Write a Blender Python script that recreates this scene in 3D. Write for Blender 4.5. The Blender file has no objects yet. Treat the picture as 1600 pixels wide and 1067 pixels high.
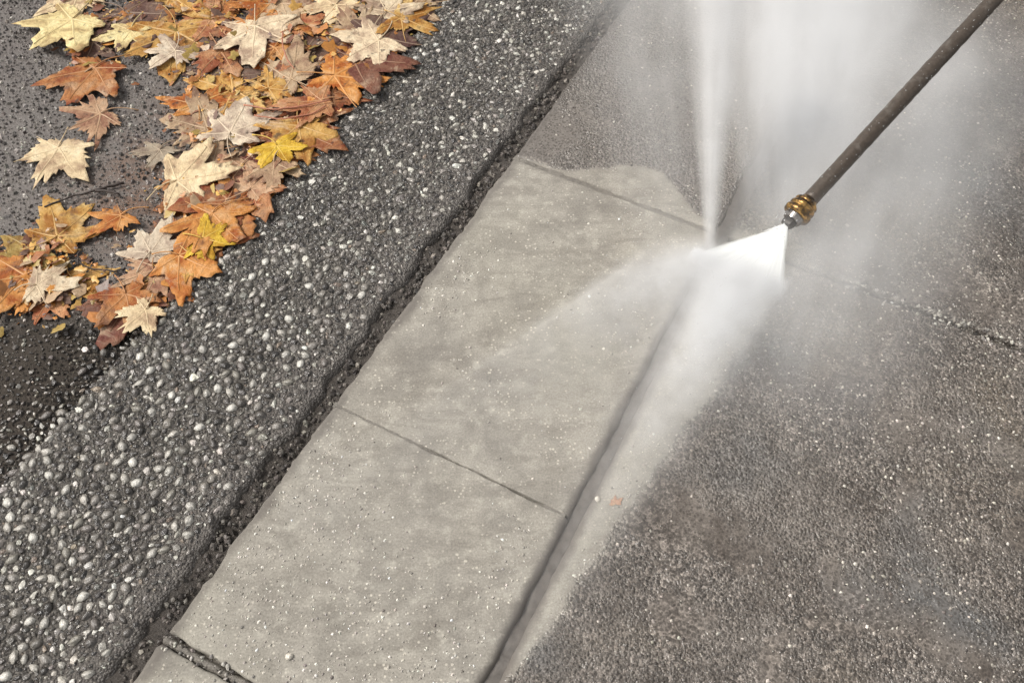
import bpy, math, random
import numpy as np
from mathutils import Vector, Matrix

random.seed(7)
RNG = np.random.default_rng(11)
S = bpy.context.scene
C = S.collection
R = math.radians

# ------------------------------------------------------------------ camera
CAM_H, FOC, PITCH = 1.0, 1400.0, math.atan(2080 / 1400)
cam_d = bpy.data.cameras.new('camera')
cam_d.sensor_width = 36.0
cam_d.lens = FOC / 1600 * 36
cam_d.clip_start = 0.02
cam_d.clip_end = 200
cam = bpy.data.objects.new('camera', cam_d)
C.objects.link(cam)
cam.location = (0, 0, CAM_H)
cam.rotation_euler = (math.pi / 2 - PITCH, 0, 0)
S.camera = cam

# ------------------------------------------------------------------ light
SUN_AZ, SUN_EL = R(-88), R(50)
w = bpy.data.worlds.new('World')
S.world = w
w.use_nodes = True
wn, wl = w.node_tree.nodes, w.node_tree.links
wn.clear()
sky = wn.new('ShaderNodeTexSky')
sky.sky_type = 'NISHITA'
sky.sun_disc = False
sky.sun_elevation = SUN_EL
sky.sun_rotation = SUN_AZ % (2 * math.pi)
sky.air_density, sky.dust_density, sky.ozone_density = 1.0, 4.0, 1.0
hs = wn.new('ShaderNodeHueSaturation')
hs.inputs['Saturation'].default_value = 0.07
bgn = wn.new('ShaderNodeBackground')
bgn.inputs['Strength'].default_value = 0.12
wo = wn.new('ShaderNodeOutputWorld')
wl.new(sky.outputs[0], hs.inputs['Color'])
wl.new(hs.outputs[0], bgn.inputs['Color'])
wl.new(bgn.outputs[0], wo.inputs['Surface'])
sd = bpy.data.lights.new('sun', 'SUN')
sd.energy = 1.5
sd.angle = R(10)
sd.color = (1.0, 0.95, 0.88)
sun = bpy.data.objects.new('sun', sd)
C.objects.link(sun)
sdir = Vector((math.sin(SUN_AZ) * math.cos(SUN_EL), math.cos(SUN_AZ) * math.cos(SUN_EL), math.sin(SUN_EL)))
sun.rotation_euler = sdir.to_track_quat('Z', 'Y').to_euler()
sun.location = sdir * 6
S.view_settings.view_transform = 'Standard'
S.view_settings.look = 'None'
S.view_settings.exposure = 0.48
S.view_settings.gamma = 1.0
S.view_settings.use_curve_mapping = False
S.render.engine = 'CYCLES'
S.cycles.use_denoising = True
S.cycles.max_bounces = 10
S.cycles.transparent_max_bounces = 24
S.cycles.volume_bounces = 5
S.cycles.volume_step_rate = 0.6
S.cycles.volume_max_steps = 128

# ------------------------------------------------------------------ helpers
CP, SP = math.cos(PITCH), math.sin(PITCH)


def G(u, v, z=0.0):
    """Ground point (metres) seen at a photograph position, at height z."""
    dx, dy = (u - 800) / FOC, -(v - 533.5) / FOC
    d = (dx, CP + dy * SP, -SP + dy * CP)
    t = (z - CAM_H) / d[2]
    return Vector((d[0] * t, d[1] * t, z))


def px_per_m(p):
    return FOC / (p.y * CP + (CAM_H - p.z) * SP)


AZ = math.atan2(1310 / FOC, CP + 2080 / FOC * SP)
DX, DY = math.sin(AZ), math.cos(AZ)      # along the strip (s)
NX, NY = DY, -DX                         # across the strip, towards the pavement (t)


def st(s, t, z=0.0):
    return Vector((s * DX + t * NX, s * DY + t * NY, z))


def st_arr(s, t, z):
    return np.stack([s * DX + t * NX, s * DY + t * NY, z], axis=1)


def to_st(p):
    return p.x * DX + p.y * DY, p.x * NX + p.y * NY


def link(name, me, mat=None, parent=None):
    o = bpy.data.objects.new(name, me)
    C.objects.link(o)
    if mat is not None and me is not None and len(me.materials) == 0:
        me.materials.append(mat)
    if parent is not None:
        o.parent = parent
    return o


def mesh(name, verts, faces, smooth=True, cols=None):
    """verts (n,3) array; faces: list of lists, or an (m,k) int array; cols: per-vertex linear rgb."""
    me = bpy.data.meshes.new(name)
    if isinstance(faces, np.ndarray):
        m, k = faces.shape
        me.vertices.add(len(verts))
        me.vertices.foreach_set('co', np.asarray(verts, dtype=np.float32).ravel())
        me.loops.add(m * k)
        me.loops.foreach_set('vertex_index', faces.astype(np.int32).ravel())
        me.polygons.add(m)
        me.polygons.foreach_set('loop_start', np.arange(0, m * k, k, dtype=np.int32))
        me.polygons.foreach_set('loop_total', np.full(m, k, dtype=np.int32))
        me.update(calc_edges=True)
        me.validate()
    else:
        me.from_pydata([tuple(map(float, q)) for q in verts], [], [list(map(int, q)) for q in faces])
        me.update()
    me.polygons.foreach_set('use_smooth', np.full(len(me.polygons), smooth, dtype=bool))
    if cols is not None:
        a = me.color_attributes.new('Col', 'FLOAT_COLOR', 'POINT')
        c4 = np.ones((len(verts), 4), dtype=np.float32)
        c4[:, :3] = cols
        a.data.foreach_set('color', c4.ravel())
    return me


def tag(o, label=None, cat=None, group=None, kind=None):
    if label:
        o['label'] = label
    if cat:
        o['category'] = cat
    if group:
        o['group'] = group
    if kind:
        o['kind'] = kind
    return o


def empty(name, loc=(0, 0, 0)):
    o = bpy.data.objects.new(name, None)
    C.objects.link(o)
    o.location = loc
    o.empty_display_size = 0.02
    return o


class NT:
    """Small node-graph writer."""

    def __init__(self, name):
        self.m = bpy.data.materials.new(name)
        self.m.use_nodes = True
        self.t = self.m.node_tree
        self.t.nodes.clear()
        self.out = self.n('ShaderNodeOutputMaterial')

    def n(self, typ, **kw):
        nd = self.t.nodes.new(typ)
        for k, v in kw.items():
            setattr(nd, k, v)
        return nd

    def put(self, sock, v):
        if isinstance(v, bpy.types.NodeSocket):
            self.t.links.new(v, sock)
        elif isinstance(v, (tuple, list)) and len(v) == 3 and sock.type == 'RGBA':
            sock.default_value = (*v, 1)
        else:
            sock.default_value = v

    def math(self, op, a, b=0.0, c=0.0, clamp=False):
        nd = self.n('ShaderNodeMath', operation=op, use_clamp=clamp)
        for i, x in enumerate((a, b, c)):
            if i < len(nd.inputs):
                self.put(nd.inputs[i], x)
        return nd.outputs[0]

    def dot(self, v, vec):
        nd = self.n('ShaderNodeVectorMath', operation='DOT_PRODUCT')
        self.put(nd.inputs[0], v)
        nd.inputs[1].default_value = vec
        return nd.outputs['Value']

    def pos(self):
        return self.n('ShaderNodeNewGeometry').outputs['Position']

    def obj(self):
        return self.n('ShaderNodeTexCoord').outputs['Object']

    def noise(self, v, scale, detail=4, rough=0.55, dist=0.0, out=0):
        nd = self.n('ShaderNodeTexNoise')
        self.put(nd.inputs['Vector'], v)
        self.put(nd.inputs['Scale'], scale)
        nd.inputs['Detail'].default_value = detail
        nd.inputs['Roughness'].default_value = rough
        nd.inputs['Distortion'].default_value = dist
        return nd.outputs[out]

    def voro(self, v, scale, feature='F1', out='Distance'):
        nd = self.n('ShaderNodeTexVoronoi', feature=feature)
        self.put(nd.inputs['Vector'], v)
        self.put(nd.inputs['Scale'], scale)
        return nd.outputs[out]

    def scalev(self, v, sc):
        nd = self.n('ShaderNodeVectorMath', operation='MULTIPLY')
        self.put(nd.inputs[0], v)
        nd.inputs[1].default_value = sc
        return nd.outputs[0]

    def ramp(self, f, a, b, lo=0.0, hi=1.0, interp='LINEAR'):
        """map range lo..hi to a..b (floats)."""
        nd = self.n('ShaderNodeMapRange', interpolation_type=interp)
        for i, x in enumerate((f, a, b, lo, hi)):
            self.put(nd.inputs[i], x)
        return nd.outputs[0]

    def mix(self, f, a, b, mode='MIX'):
        nd = self.n('ShaderNodeMix', data_type='RGBA', blend_type=mode)
        self.put(nd.inputs[0], f)
        self.put(nd.inputs[6], a)
        self.put(nd.inputs[7], b)
        return nd.outputs[2]

    def bump(self, h, strength, dist, normal=None):
        nd = self.n('ShaderNodeBump')
        nd.inputs['Strength'].default_value = strength
        nd.inputs['Distance'].default_value = dist
        self.put(nd.inputs['Height'], h)
        if normal is not None:
            self.put(nd.inputs['Normal'], normal)
        return nd.outputs[0]

    def bsdf(self, col, rough, normal=None, metal=0.0, **kw):
        nd = self.n('ShaderNodeBsdfPrincipled')
        self.put(nd.inputs['Base Color'], col)
        self.put(nd.inputs['Roughness'], rough)
        self.put(nd.inputs['Metallic'], metal)
        if normal is not None:
            self.put(nd.inputs['Normal'], normal)
        for k, v in kw.items():
            self.put(nd.inputs[k.replace('_', ' ')], v)
        return nd.outputs[0]

    def done(self, sh=None, vol=None):
        if sh is not None:
            self.t.links.new(sh, self.out.inputs['Surface'])
        if vol is not None:
            self.t.links.new(vol, self.out.inputs['Volume'])
        return self.m


# ------------------------------------------------------------------ materials
def concrete_material():
    g = NT('concrete')
    p = g.pos()
    s = g.dot(p, (DX, DY, 0))
    t = g.dot(p, (NX, NY, 0))
    wob = g.noise(p, 9, 4, 0.6)
    wob2 = g.noise(p, 70, 3, 0.6)
    edge = g.math('ADD', g.math('MULTIPLY_ADD', wob, 0.05, -0.025), g.math('MULTIPLY_ADD', wob2, 0.016, -0.008))
    # the washed band: left slabs below the cross joint, with a rounded bite past it, and a wedge past the groove
    q = g.math('DIVIDE', g.math('ADD', t, 0.27), 0.085)
    bulge = g.math('MULTIPLY', g.math('EXPONENT', g.math('MULTIPLY', g.math('MULTIPLY', q, q), -1.0)), 0.072)
    lim = g.math('ADD', g.math('ADD', bulge, 0.908), g.math('MULTIPLY', edge, 0.6))
    m1 = g.ramp(g.math('SUBTRACT', lim, s), -0.008, 0.008, 0, 1, 'SMOOTHSTEP')
    band = g.math('LESS_THAN', t, -0.128)
    m1 = g.math('MULTIPLY', m1, band)
    tw = g.math('ADD', g.math('MULTIPLY_ADD', s, 0.14, -0.142), g.math('MULTIPLY', edge, 0.9))
    m2 = g.ramp(g.math('SUBTRACT', tw, t), -0.016, 0.014, 0, 1, 'SMOOTHSTEP')
    m2 = g.math('MULTIPLY', m2, g.ramp(s, 0.99, 0.86, 0, 1, 'SMOOTHSTEP'))
    m2 = g.math('MULTIPLY', m2, g.math('GREATER_THAN', t, -0.128))
    clean = g.math('MAXIMUM', m1, m2)
    # colour
    big = g.noise(p, 5, 5, 0.6)
    med = g.noise(p, 28, 5, 0.65)
    fine = g.noise(p, 420, 3, 0.7)
    cc = g.mix(g.ramp(med, 0.32, 0.7), (0.215, 0.196, 0.167), (0.375, 0.345, 0.295))
    cc = g.mix(g.ramp(big, 0.4, 0.66, 0, 0.55), cc, (0.40, 0.370, 0.315))
    smear = g.noise(g.scalev(p, (1.0, 2.6, 1.0)), 13, 5, 0.65, 1.2)
    cc = g.mix(g.ramp(smear, 0.47, 0.64, 0, 0.75), cc, (0.225, 0.203, 0.172))
    cc = g.mix(g.ramp(g.noise(p, 48, 4, 0.6), 0.56, 0.70, 0, 0.6), cc, (0.46, 0.43, 0.365))
    cc = g.mix(g.ramp(g.noise(p, 2.1, 2, 0.5), 0.52, 0.7, 0, 0.45), cc, (0.37, 0.345, 0.275))
    dc = g.mix(g.ramp(med, 0.3, 0.72), (0.110, 0.093, 0.079), (0.225, 0.196, 0.170))
    st1 = g.noise(g.scalev(p, (1.0, 1.0, 1.0)), 3.3, 3, 0.5, 0.6)
    dc = g.mix(g.ramp(st1, 0.52, 0.70, 0, 0.55), dc, (0.165, 0.126, 0.080))
    st2 = g.noise(p, 4.7, 3, 0.5, 0.3)
    dc = g.mix(g.ramp(st2, 0.53, 0.70, 0, 0.75), dc, (0.120, 0.122, 0.122))
    blot = g.noise(g.scalev(p, (1.7, 1.0, 1.0)), 6.5, 6, 0.68, 0.8)
    dc = g.mix(g.ramp(blot, 0.50, 0.66, 0, 0.75), dc, (0.085, 0.069, 0.057))
    dc = g.mix(g.ramp(blot, 0.42, 0.30, 0, 0.6), dc, (0.245, 0.212, 0.180))
    half = g.math('MULTIPLY', g.math('MULTIPLY', band, g.math('GREATER_THAN', s, 0.9)), g.ramp(med, 0.25, 0.7, 0.55, 0.85))
    dc = g.mix(half, dc, (0.205, 0.183, 0.162))
    cc = g.mix(g.ramp(g.noise(p, 6.2, 5, 0.65, 0.6), 0.52, 0.66, 0, 0.6), cc, (0.185, 0.168, 0.146))
    chip = g.math('MULTIPLY', g.ramp(g.math('ABSOLUTE', g.math('SUBTRACT', s, g.math('MULTIPLY_ADD', wob2, 0.012, 0.897))), 0.013, 0.006), g.ramp(wob2, 0.42, 0.6))
    dc = g.mix(g.math('MULTIPLY', g.math('MULTIPLY', chip, g.math('GREATER_THAN', t, 0.0)), 0.8), dc, (0.36, 0.33, 0.285))
    col = g.mix(clean, dc, cc)
    bright = g.math('MULTIPLY', m2, g.ramp(med, 0.3, 0.7, 0.25, 0.7))
    col = g.mix(bright, col, (0.42, 0.39, 0.33))
    col = g.mix(1.0, col, g.mix(fine, (0.35, 0.35, 0.35), (1.6, 1.6, 1.6)), 'MULTIPLY')
    # sand and stone grains: each cell its own tone
    def cells(scale):
        vo = g.n('ShaderNodeTexVoronoi', feature='F1')
        g.put(vo.inputs['Vector'], p)
        vo.inputs['Scale'].default_value = scale
        sp = g.n('ShaderNodeSeparateColor')
        g.put(sp.inputs[0], vo.outputs['Color'])
        return vo.outputs['Distance'], sp.outputs
    d1, c1 = cells(250)
    d2, c2 = cells(430)
    tone = g.math('ADD', g.math('POWER', c1[0], 3.0), g.math('MULTIPLY', g.math('POWER', c2[0], 3.0), 0.8))
    amt = g.math('MULTIPLY', g.ramp(clean, 0.62, 0.36, 0, 1), g.math('MULTIPLY', g.math('SUBTRACT', 1.0, g.math('MULTIPLY', half, 0.6)), g.ramp(g.noise(p, 8.5, 4, 0.6, 0.7), 0.40, 0.60, 0.30, 1.15)))
    tone = g.math('MULTIPLY_ADD', g.math('SUBTRACT', tone, 0.45), amt, 1.0)
    tv = g.n('ShaderNodeCombineColor')
    for i_ in range(3):
        g.put(tv.inputs[i_], tone)
    col = g.mix(1.0, col, tv.outputs[0], 'MULTIPLY')
    patch = g.ramp(g.noise(p, 11, 3, 0.5), 0.40, 0.62)
    grain = g.math('MULTIPLY', g.math('GREATER_THAN', c1[1], 0.86), g.math('LESS_THAN', d1, 0.36))
    col = g.mix(g.math('MULTIPLY', grain, g.math('MULTIPLY_ADD', patch, 0.6, 0.2)), col, g.mix(clean, (0.34, 0.30, 0.255), (0.60, 0.55, 0.46)))
    dark = g.math('MULTIPLY', g.math('LESS_THAN', c1[2], g.ramp(clean, 0.10, 0.015, 0, 1)), g.math('LESS_THAN', d1, 0.40))
    col = g.mix(g.math('MULTIPLY', dark, 0.55), col, (0.05, 0.042, 0.035))
    # silt washed against the groove and the gap
    gd = g.math('ABSOLUTE', g.math('ADD', t, 0.128))
    gd = g.math('ADD', gd, g.math('MULTIPLY_ADD', g.noise(p, 26, 4, 0.6), 0.02, -0.010))
    silt = g.ramp(gd, 0.021, 0.009, 0, 0.85, 'SMOOTHSTEP')
    sg = g.math('ADD', t, g.math('MULTIPLY_ADD', g.noise(p, 20, 4, 0.6), 0.03, -0.015))
    silt = g.math('MAXIMUM', silt, g.ramp(sg, -0.452, -0.466, 0, 0.7, 'SMOOTHSTEP'))
    col = g.mix(silt, col, (0.125, 0.109, 0.095))
    h = g.math('ADD', g.math('MULTIPLY', g.noise(p, 130, 3, 0.7), 0.7), g.math('ADD', g.math('MULTIPLY', g.math('SUBTRACT', 1.0, d1), 0.8), g.math('MULTIPLY', g.math('SUBTRACT', 1.0, d2), 0.5)))
    wet = g.ramp(g.noise(p, 7.5, 4, 0.6, 0.5), 0.42, 0.62, 0, 1, 'SMOOTHSTEP')
    bs = g.n('ShaderNodeBump')
    bs.inputs['Distance'].default_value = 0.003
    g.put(bs.inputs['Strength'], g.math('MULTIPLY', g.ramp(clean, 0.55, 0.36, 0, 1), g.ramp(wet, 1.0, 0.6)))
    g.put(bs.inputs['Height'], h)
    rough = g.math('MULTIPLY_ADD', wet, -0.24, g.ramp(clean, 0.44, 0.50, 0, 1))
    return g.done(g.bsdf(col, rough, bs.outputs[0]))


def road_material():
    g = NT('asphalt')
    p = g.pos()
    med = g.noise(p, 30, 5, 0.65)
    col = g.mix(med, (0.095, 0.081, 0.071), (0.200, 0.174, 0.156))
    fine = g.noise(p, 500, 3, 0.7)
    col = g.mix(1.0, col, g.mix(fine, (0.5,) * 3, (1.5,) * 3), 'MULTIPLY')
    big = g.noise(p, 4, 3, 0.5)
    col = g.mix(g.ramp(big, 0.5, 0.68, 0, 0.5), col, (0.125, 0.098, 0.090))
    s = g.dot(p, (DX, DY, 0))
    t = g.dot(p, (NX, NY, 0))
    f = g.math('MULTIPLY', g.ramp(t, -1.12, -0.92, 0, 1, 'SMOOTHSTEP'), g.ramp(s, 0.42, 0.56, 0, 1, 'SMOOTHSTEP'))
    mush = g.math('MULTIPLY', f, g.ramp(g.noise(p, 17, 5, 0.7), 0.36, 0.56))
    col = g.mix(g.math('MULTIPLY', mush, 0.85), col, g.mix(g.noise(p, 40, 4, 0.6), (0.06, 0.035, 0.024), (0.26, 0.13, 0.065)))
    n = g.bump(g.noise(p, 210, 4, 0.7), 0.7, 0.004)
    return g.done(g.bsdf(col, 0.38, n))


def matrix_material():
    g = NT('strip_cement')
    p = g.pos()
    t = g.dot(p, (NX, NY, 0))
    med = g.noise(p, 60, 5, 0.65)
    lip = g.ramp(g.math('ADD', t, g.math('MULTIPLY_ADD', g.noise(p, 14, 3), 0.14, -0.07)), -0.60, -0.52)
    col = g.mix(med, (0.045, 0.040, 0.034), (0.135, 0.120, 0.104))
    col = g.mix(g.math('MULTIPLY', lip, 0.8), col, g.mix(med, (0.085, 0.074, 0.066), (0.17, 0.15, 0.135)))
    vo = g.n('ShaderNodeTexVoronoi', feature='F1')
    g.put(vo.inputs['Vector'], p)
    vo.inputs['Scale'].default_value = 330
    sp = g.n('ShaderNodeSeparateColor')
    g.put(sp.inputs[0], vo.outputs['Color'])
    col = g.mix(g.math('MULTIPLY', g.math('POWER', sp.outputs[0], 3.0), 0.75), col, (0.26, 0.235, 0.205))
    n = g.bump(g.math('ADD', g.noise(p, 260, 4, 0.7), g.math('SUBTRACT', 1.0, vo.outputs['Distance'])), 0.9, 0.004)
    return g.done(g.bsdf(col, 0.32, n))


def attr_material(name, rough, mottled=0.35, nscale=350, bump=0.3, spec=0.5):
    g = NT(name)
    a = g.n('ShaderNodeAttribute', attribute_name='Col')
    p = g.pos()
    n = g.noise(p, nscale, 3, 0.65)
    col = g.mix(1.0, a.outputs['Color'], g.mix(n, (1 - mottled,) * 3, (1 + mottled,) * 3), 'MULTIPLY')
    return g.done(g.bsdf(col, rough, g.bump(n, bump, 0.002), Specular_IOR_Level=spec))


def soil_material():
    g = NT('wet_soil')
    p = g.pos()
    col = g.mix(g.noise(p, 120, 5, 0.7), (0.045, 0.037, 0.031), (0.165, 0.142, 0.122))
    return g.done(g.bsdf(col, 0.5, g.bump(g.noise(p, 300, 5, 0.75), 1.0, 0.006)))


def joint_material():
    g = NT('joint_dirt')
    p = g.pos()
    col = g.mix(g.noise(p, 90, 5, 0.7), (0.11, 0.096, 0.082), (0.34, 0.31, 0.265))
    return g.done(g.bsdf(col, 0.6, g.bump(g.noise(p, 300, 5, 0.75), 0.8, 0.004)))


def leaf_material(name, vein=False):
    g = NT(name)
    oi = g.n('ShaderNodeObjectInfo')
    p = g.obj()
    v = g.n('ShaderNodeVectorMath', operation='ADD')
    g.put(v.inputs[0], p)
    cmb = g.n('ShaderNodeCombineXYZ')
    for i in range(3):
        g.put(cmb.inputs[i], g.math('MULTIPLY', oi.outputs['Random'], 7.0 + 3 * i))
    g.put(v.inputs[1], cmb.outputs[0])
    v = v.outputs[0]
    base = oi.outputs['Color']
    if vein:
        return g.done(g.bsdf(g.mix(0.16, base, (0.62, 0.44, 0.26)), 0.5))
    n1 = g.noise(v, 28, 4, 0.6, 0.4)
    n2 = g.noise(v, 110, 4, 0.6)
    n3 = g.noise(v, 55, 2, 0.5)
    hsv = g.n('ShaderNodeHueSaturation')
    hsv.inputs['Hue'].default_value = 0.475
    hsv.inputs['Saturation'].default_value = 1.15
    hsv.inputs['Value'].default_value = 0.55
    g.put(hsv.inputs['Color'], base)
    hs2 = g.n('ShaderNodeHueSaturation')
    hs2.inputs['Hue'].default_value = 0.515
    hs2.inputs['Saturation'].default_value = 0.8
    hs2.inputs['Value'].default_value = 1.18
    g.put(hs2.inputs['Color'], base)
    col = g.mix(g.ramp(n1, 0.46, 0.62, 0, 0.95), base, hsv.outputs[0])
    n4 = g.noise(v, 16, 5, 0.7, 0.8)
    col = g.mix(g.math('MULTIPLY', g.ramp(n4, 0.54, 0.66, 0, 0.7), oi.outputs['Alpha']), col, (0.16, 0.075, 0.040))
    col = g.mix(g.ramp(n4, 0.42, 0.32, 0, 0.6), col, (0.66, 0.50, 0.33))
    col = g.mix(g.ramp(n1, 0.46, 0.28, 0, 0.8), col, hs2.outputs[0])
    col = g.mix(1.0, col, g.mix(n2, (0.72,) * 3, (1.25,) * 3), 'MULTIPLY')
    col = g.mix(g.ramp(n3, 0.66, 0.74, 0, 0.75), col, (0.05, 0.032, 0.022))   # brown spots
    h = g.math('ADD', g.math('MULTIPLY', g.noise(v, 45, 3, 0.6, 1.5), 1.2), n2)
    nrm = g.bump(h, 0.7, 0.004)
    b = g.bsdf(col, g.ramp(n1, 0.17, 0.42, 0.3, 0.7), nrm)
    tr = g.n('ShaderNodeBsdfTranslucent')
    g.put(tr.inputs['Color'], col)
    mx = g.n('ShaderNodeMixShader')
    mx.inputs[0].default_value = 0.15
    g.put(mx.inputs[1], b)
    g.put(mx.inputs[2], tr.outputs[0])
    return g.done(mx.outputs[0])


def simple(name, col, rough, metal=0.0, nscale=200, var=0.3, bump=0.2, spots=None):
    g = NT(name)
    p = g.obj()
    n = g.noise(p, nscale, 4, 0.65)
    c = g.mix(1.0, col, g.mix(n, (1 - var,) * 3, (1 + var,) * 3), 'MULTIPLY')
    r = rough
    if spots:
        k = g.ramp(g.noise(p, spots[1], 4, 0.6), spots[2], spots[3])
        c = g.mix(k, c, spots[0])
    return g.done(g.bsdf(c, r, g.bump(n, bump, 0.001), metal=metal))


M_CONC = concrete_material()
M_ROAD = road_material()
M_MATRIX = matrix_material()
M_PEB = attr_material('pebble_stone', 0.16, 0.45, 420, 0.7, 0.9)
M_CHIP = attr_material('asphalt_chip', 0.42, 0.4, 700, 0.3)
M_GRIT = attr_material('concrete_grit', 0.5, 0.3, 900, 0.2)
M_SOIL = soil_material()
M_JOINT = joint_material()
M_GROOVE = simple('groove_silt', (0.125, 0.110, 0.096), 0.45, 0, 90, 0.6, 0.9)
M_LEAF = leaf_material('leaf_blade')
M_VEIN = leaf_material('leaf_vein', True)
M_TWIG = simple('twig_bark', (0.035, 0.022, 0.016), 0.6, 0, 300, 0.5, 0.6)
M_STALK = simple('leaf_stalk', (0.42, 0.17, 0.10), 0.5, 0, 200, 0.3, 0.2)
M_EARTH = simple('earth', (0.09, 0.075, 0.06), 0.9, 0, 30, 0.4, 0.4)

# ------------------------------------------------------------------ ground sheets
tag(link('ground', mesh('ground', [(-40, -40, -0.07), (40, -40, -0.07), (40, 40, -0.07), (-40, 40, -0.07)], [[0, 1, 2, 3]]), M_EARTH), kind='structure')


def vnoise(x, y, cell, seed):
    """cheap smooth value noise on arrays."""
    g = np.random.default_rng(seed).random((257, 257))
    x = x / cell + 91.3
    y = y / cell + 57.7
    i, j = np.floor(x).astype(int), np.floor(y).astype(int)
    fx, fy = x - i, y - j
    fx, fy = fx * fx * (3 - 2 * fx), fy * fy * (3 - 2 * fy)
    a, b = g[i % 257, j % 257], g[(i + 1) % 257, j % 257]
    c, d = g[i % 257, (j + 1) % 257], g[(i + 1) % 257, (j + 1) % 257]
    return (a * (1 - fx) + b * fx) * (1 - fy) + (c * (1 - fx) + d * fx) * fy


def grid_mesh(name, ss, tt, zf):
    s, t = np.meshgrid(ss, tt, indexing='ij')
    z = zf(s, t)
    v = st_arr(s.ravel(), t.ravel(), z.ravel())
    n, m = len(ss), len(tt)
    i, j = np.meshgrid(np.arange(n - 1), np.arange(m - 1), indexing='ij')
    a = (i * m + j).ravel()
    f = np.stack([a, a + 1, a + m + 1, a + m], axis=1)[:, ::-1]
    return mesh(name, v, f)


T_ROAD, T_GAP0, T_GAP1, T_GR = -0.766, -0.496, -0.470, -0.128
ss_road = np.concatenate([np.linspace(-6, -0.7, 12)[:-1], np.arange(-0.7, 1.7, 0.012), np.linspace(1.7, 8, 14)])
tt_road = np.concatenate([np.linspace(-8, -1.9, 12)[:-1], np.arange(-1.9, T_ROAD, 0.012), [T_ROAD - 0.001]])
road = link('road', grid_mesh('road', ss_road, tt_road, lambda s, t: -0.0082 + 0.006 * (vnoise(s, t, 0.16, 1) - 0.5) + 0.002 * (vnoise(s, t, 0.03, 2) - 0.5)), M_ROAD)
tag(road, kind='structure')

tt_strip = np.concatenate([[T_ROAD], np.arange(T_ROAD + 0.004, T_GAP0 - 0.012, 0.008), np.array([-0.506, -0.502, -0.499, -0.497, T_GAP0])])
ss_strip = np.concatenate([np.linspace(-6, -0.6, 30)[:-1], np.arange(-0.6, 1.7, 0.008), np.linspace(1.7, 8, 30)])


def strip_z(s, t):
    z = 0.003 * (vnoise(s, t, 0.05, 3) - 0.5) + 0.002 * (vnoise(s, t, 0.015, 4) - 0.5)
    e = np.clip((t - (T_GAP0 - 0.012)) / 0.012, 0, 1)
    z = z - 0.016 * e ** 2.2
    e0 = np.clip((T_ROAD + 0.02 - t) / 0.02, 0, 1)
    return z - 0.006 * e0 ** 2


strip_me = grid_mesh('pebble_strip', ss_strip, tt_strip, strip_z)
# ragged inner edge beside the gap
co = np.empty(len(strip_me.vertices) * 3, dtype=np.float32)
strip_me.vertices.foreach_get('co', co)
co = co.reshape(-1, 3)
sv, tv = co[:, 0] * DX + co[:, 1] * DY, co[:, 0] * NX + co[:, 1] * NY
k = np.clip((tv - (T_GAP0 - 0.03)) / 0.03, 0, 1)
sh = k * (0.012 * (vnoise(sv, sv * 0, 0.035, 5) - 0.35) + 0.010 * (vnoise(sv, sv * 0, 0.011, 6) - 0.5))
co[:, 0] += sh * NX
co[:, 1] += sh * NY
strip_me.vertices.foreach_set('co', co.ravel())
strip_me.update()
strip = link('pebble_strip', strip_me, M_MATRIX)
tag(strip, label='dark exposed aggregate strip set with pale wet pebbles', kind='structure')

# soil lying in the gap between strip and pavement
gap = link('gap_soil', grid_mesh('gap_soil', np.concatenate([np.linspace(-6, -0.6, 12)[:-1], np.arange(-0.6, 1.7, 0.006), np.linspace(1.7, 8, 12)]), np.arange(T_GAP0 - 0.012, T_GAP1 + 0.016, 0.004),
           lambda s, t: -0.0105 + 0.007 * (vnoise(s, t, 0.03, 7) - 0.5) + 0.005 * (vnoise(s, t, 0.009, 8) - 0.5)), M_SOIL)
tag(gap, kind='structure')

# ------------------------------------------------------------------ pavement slabs
pave = empty('pavement')
tag(pave, label='grey concrete pavement, half washed pale and half dark with dirt', kind='structure')


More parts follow.
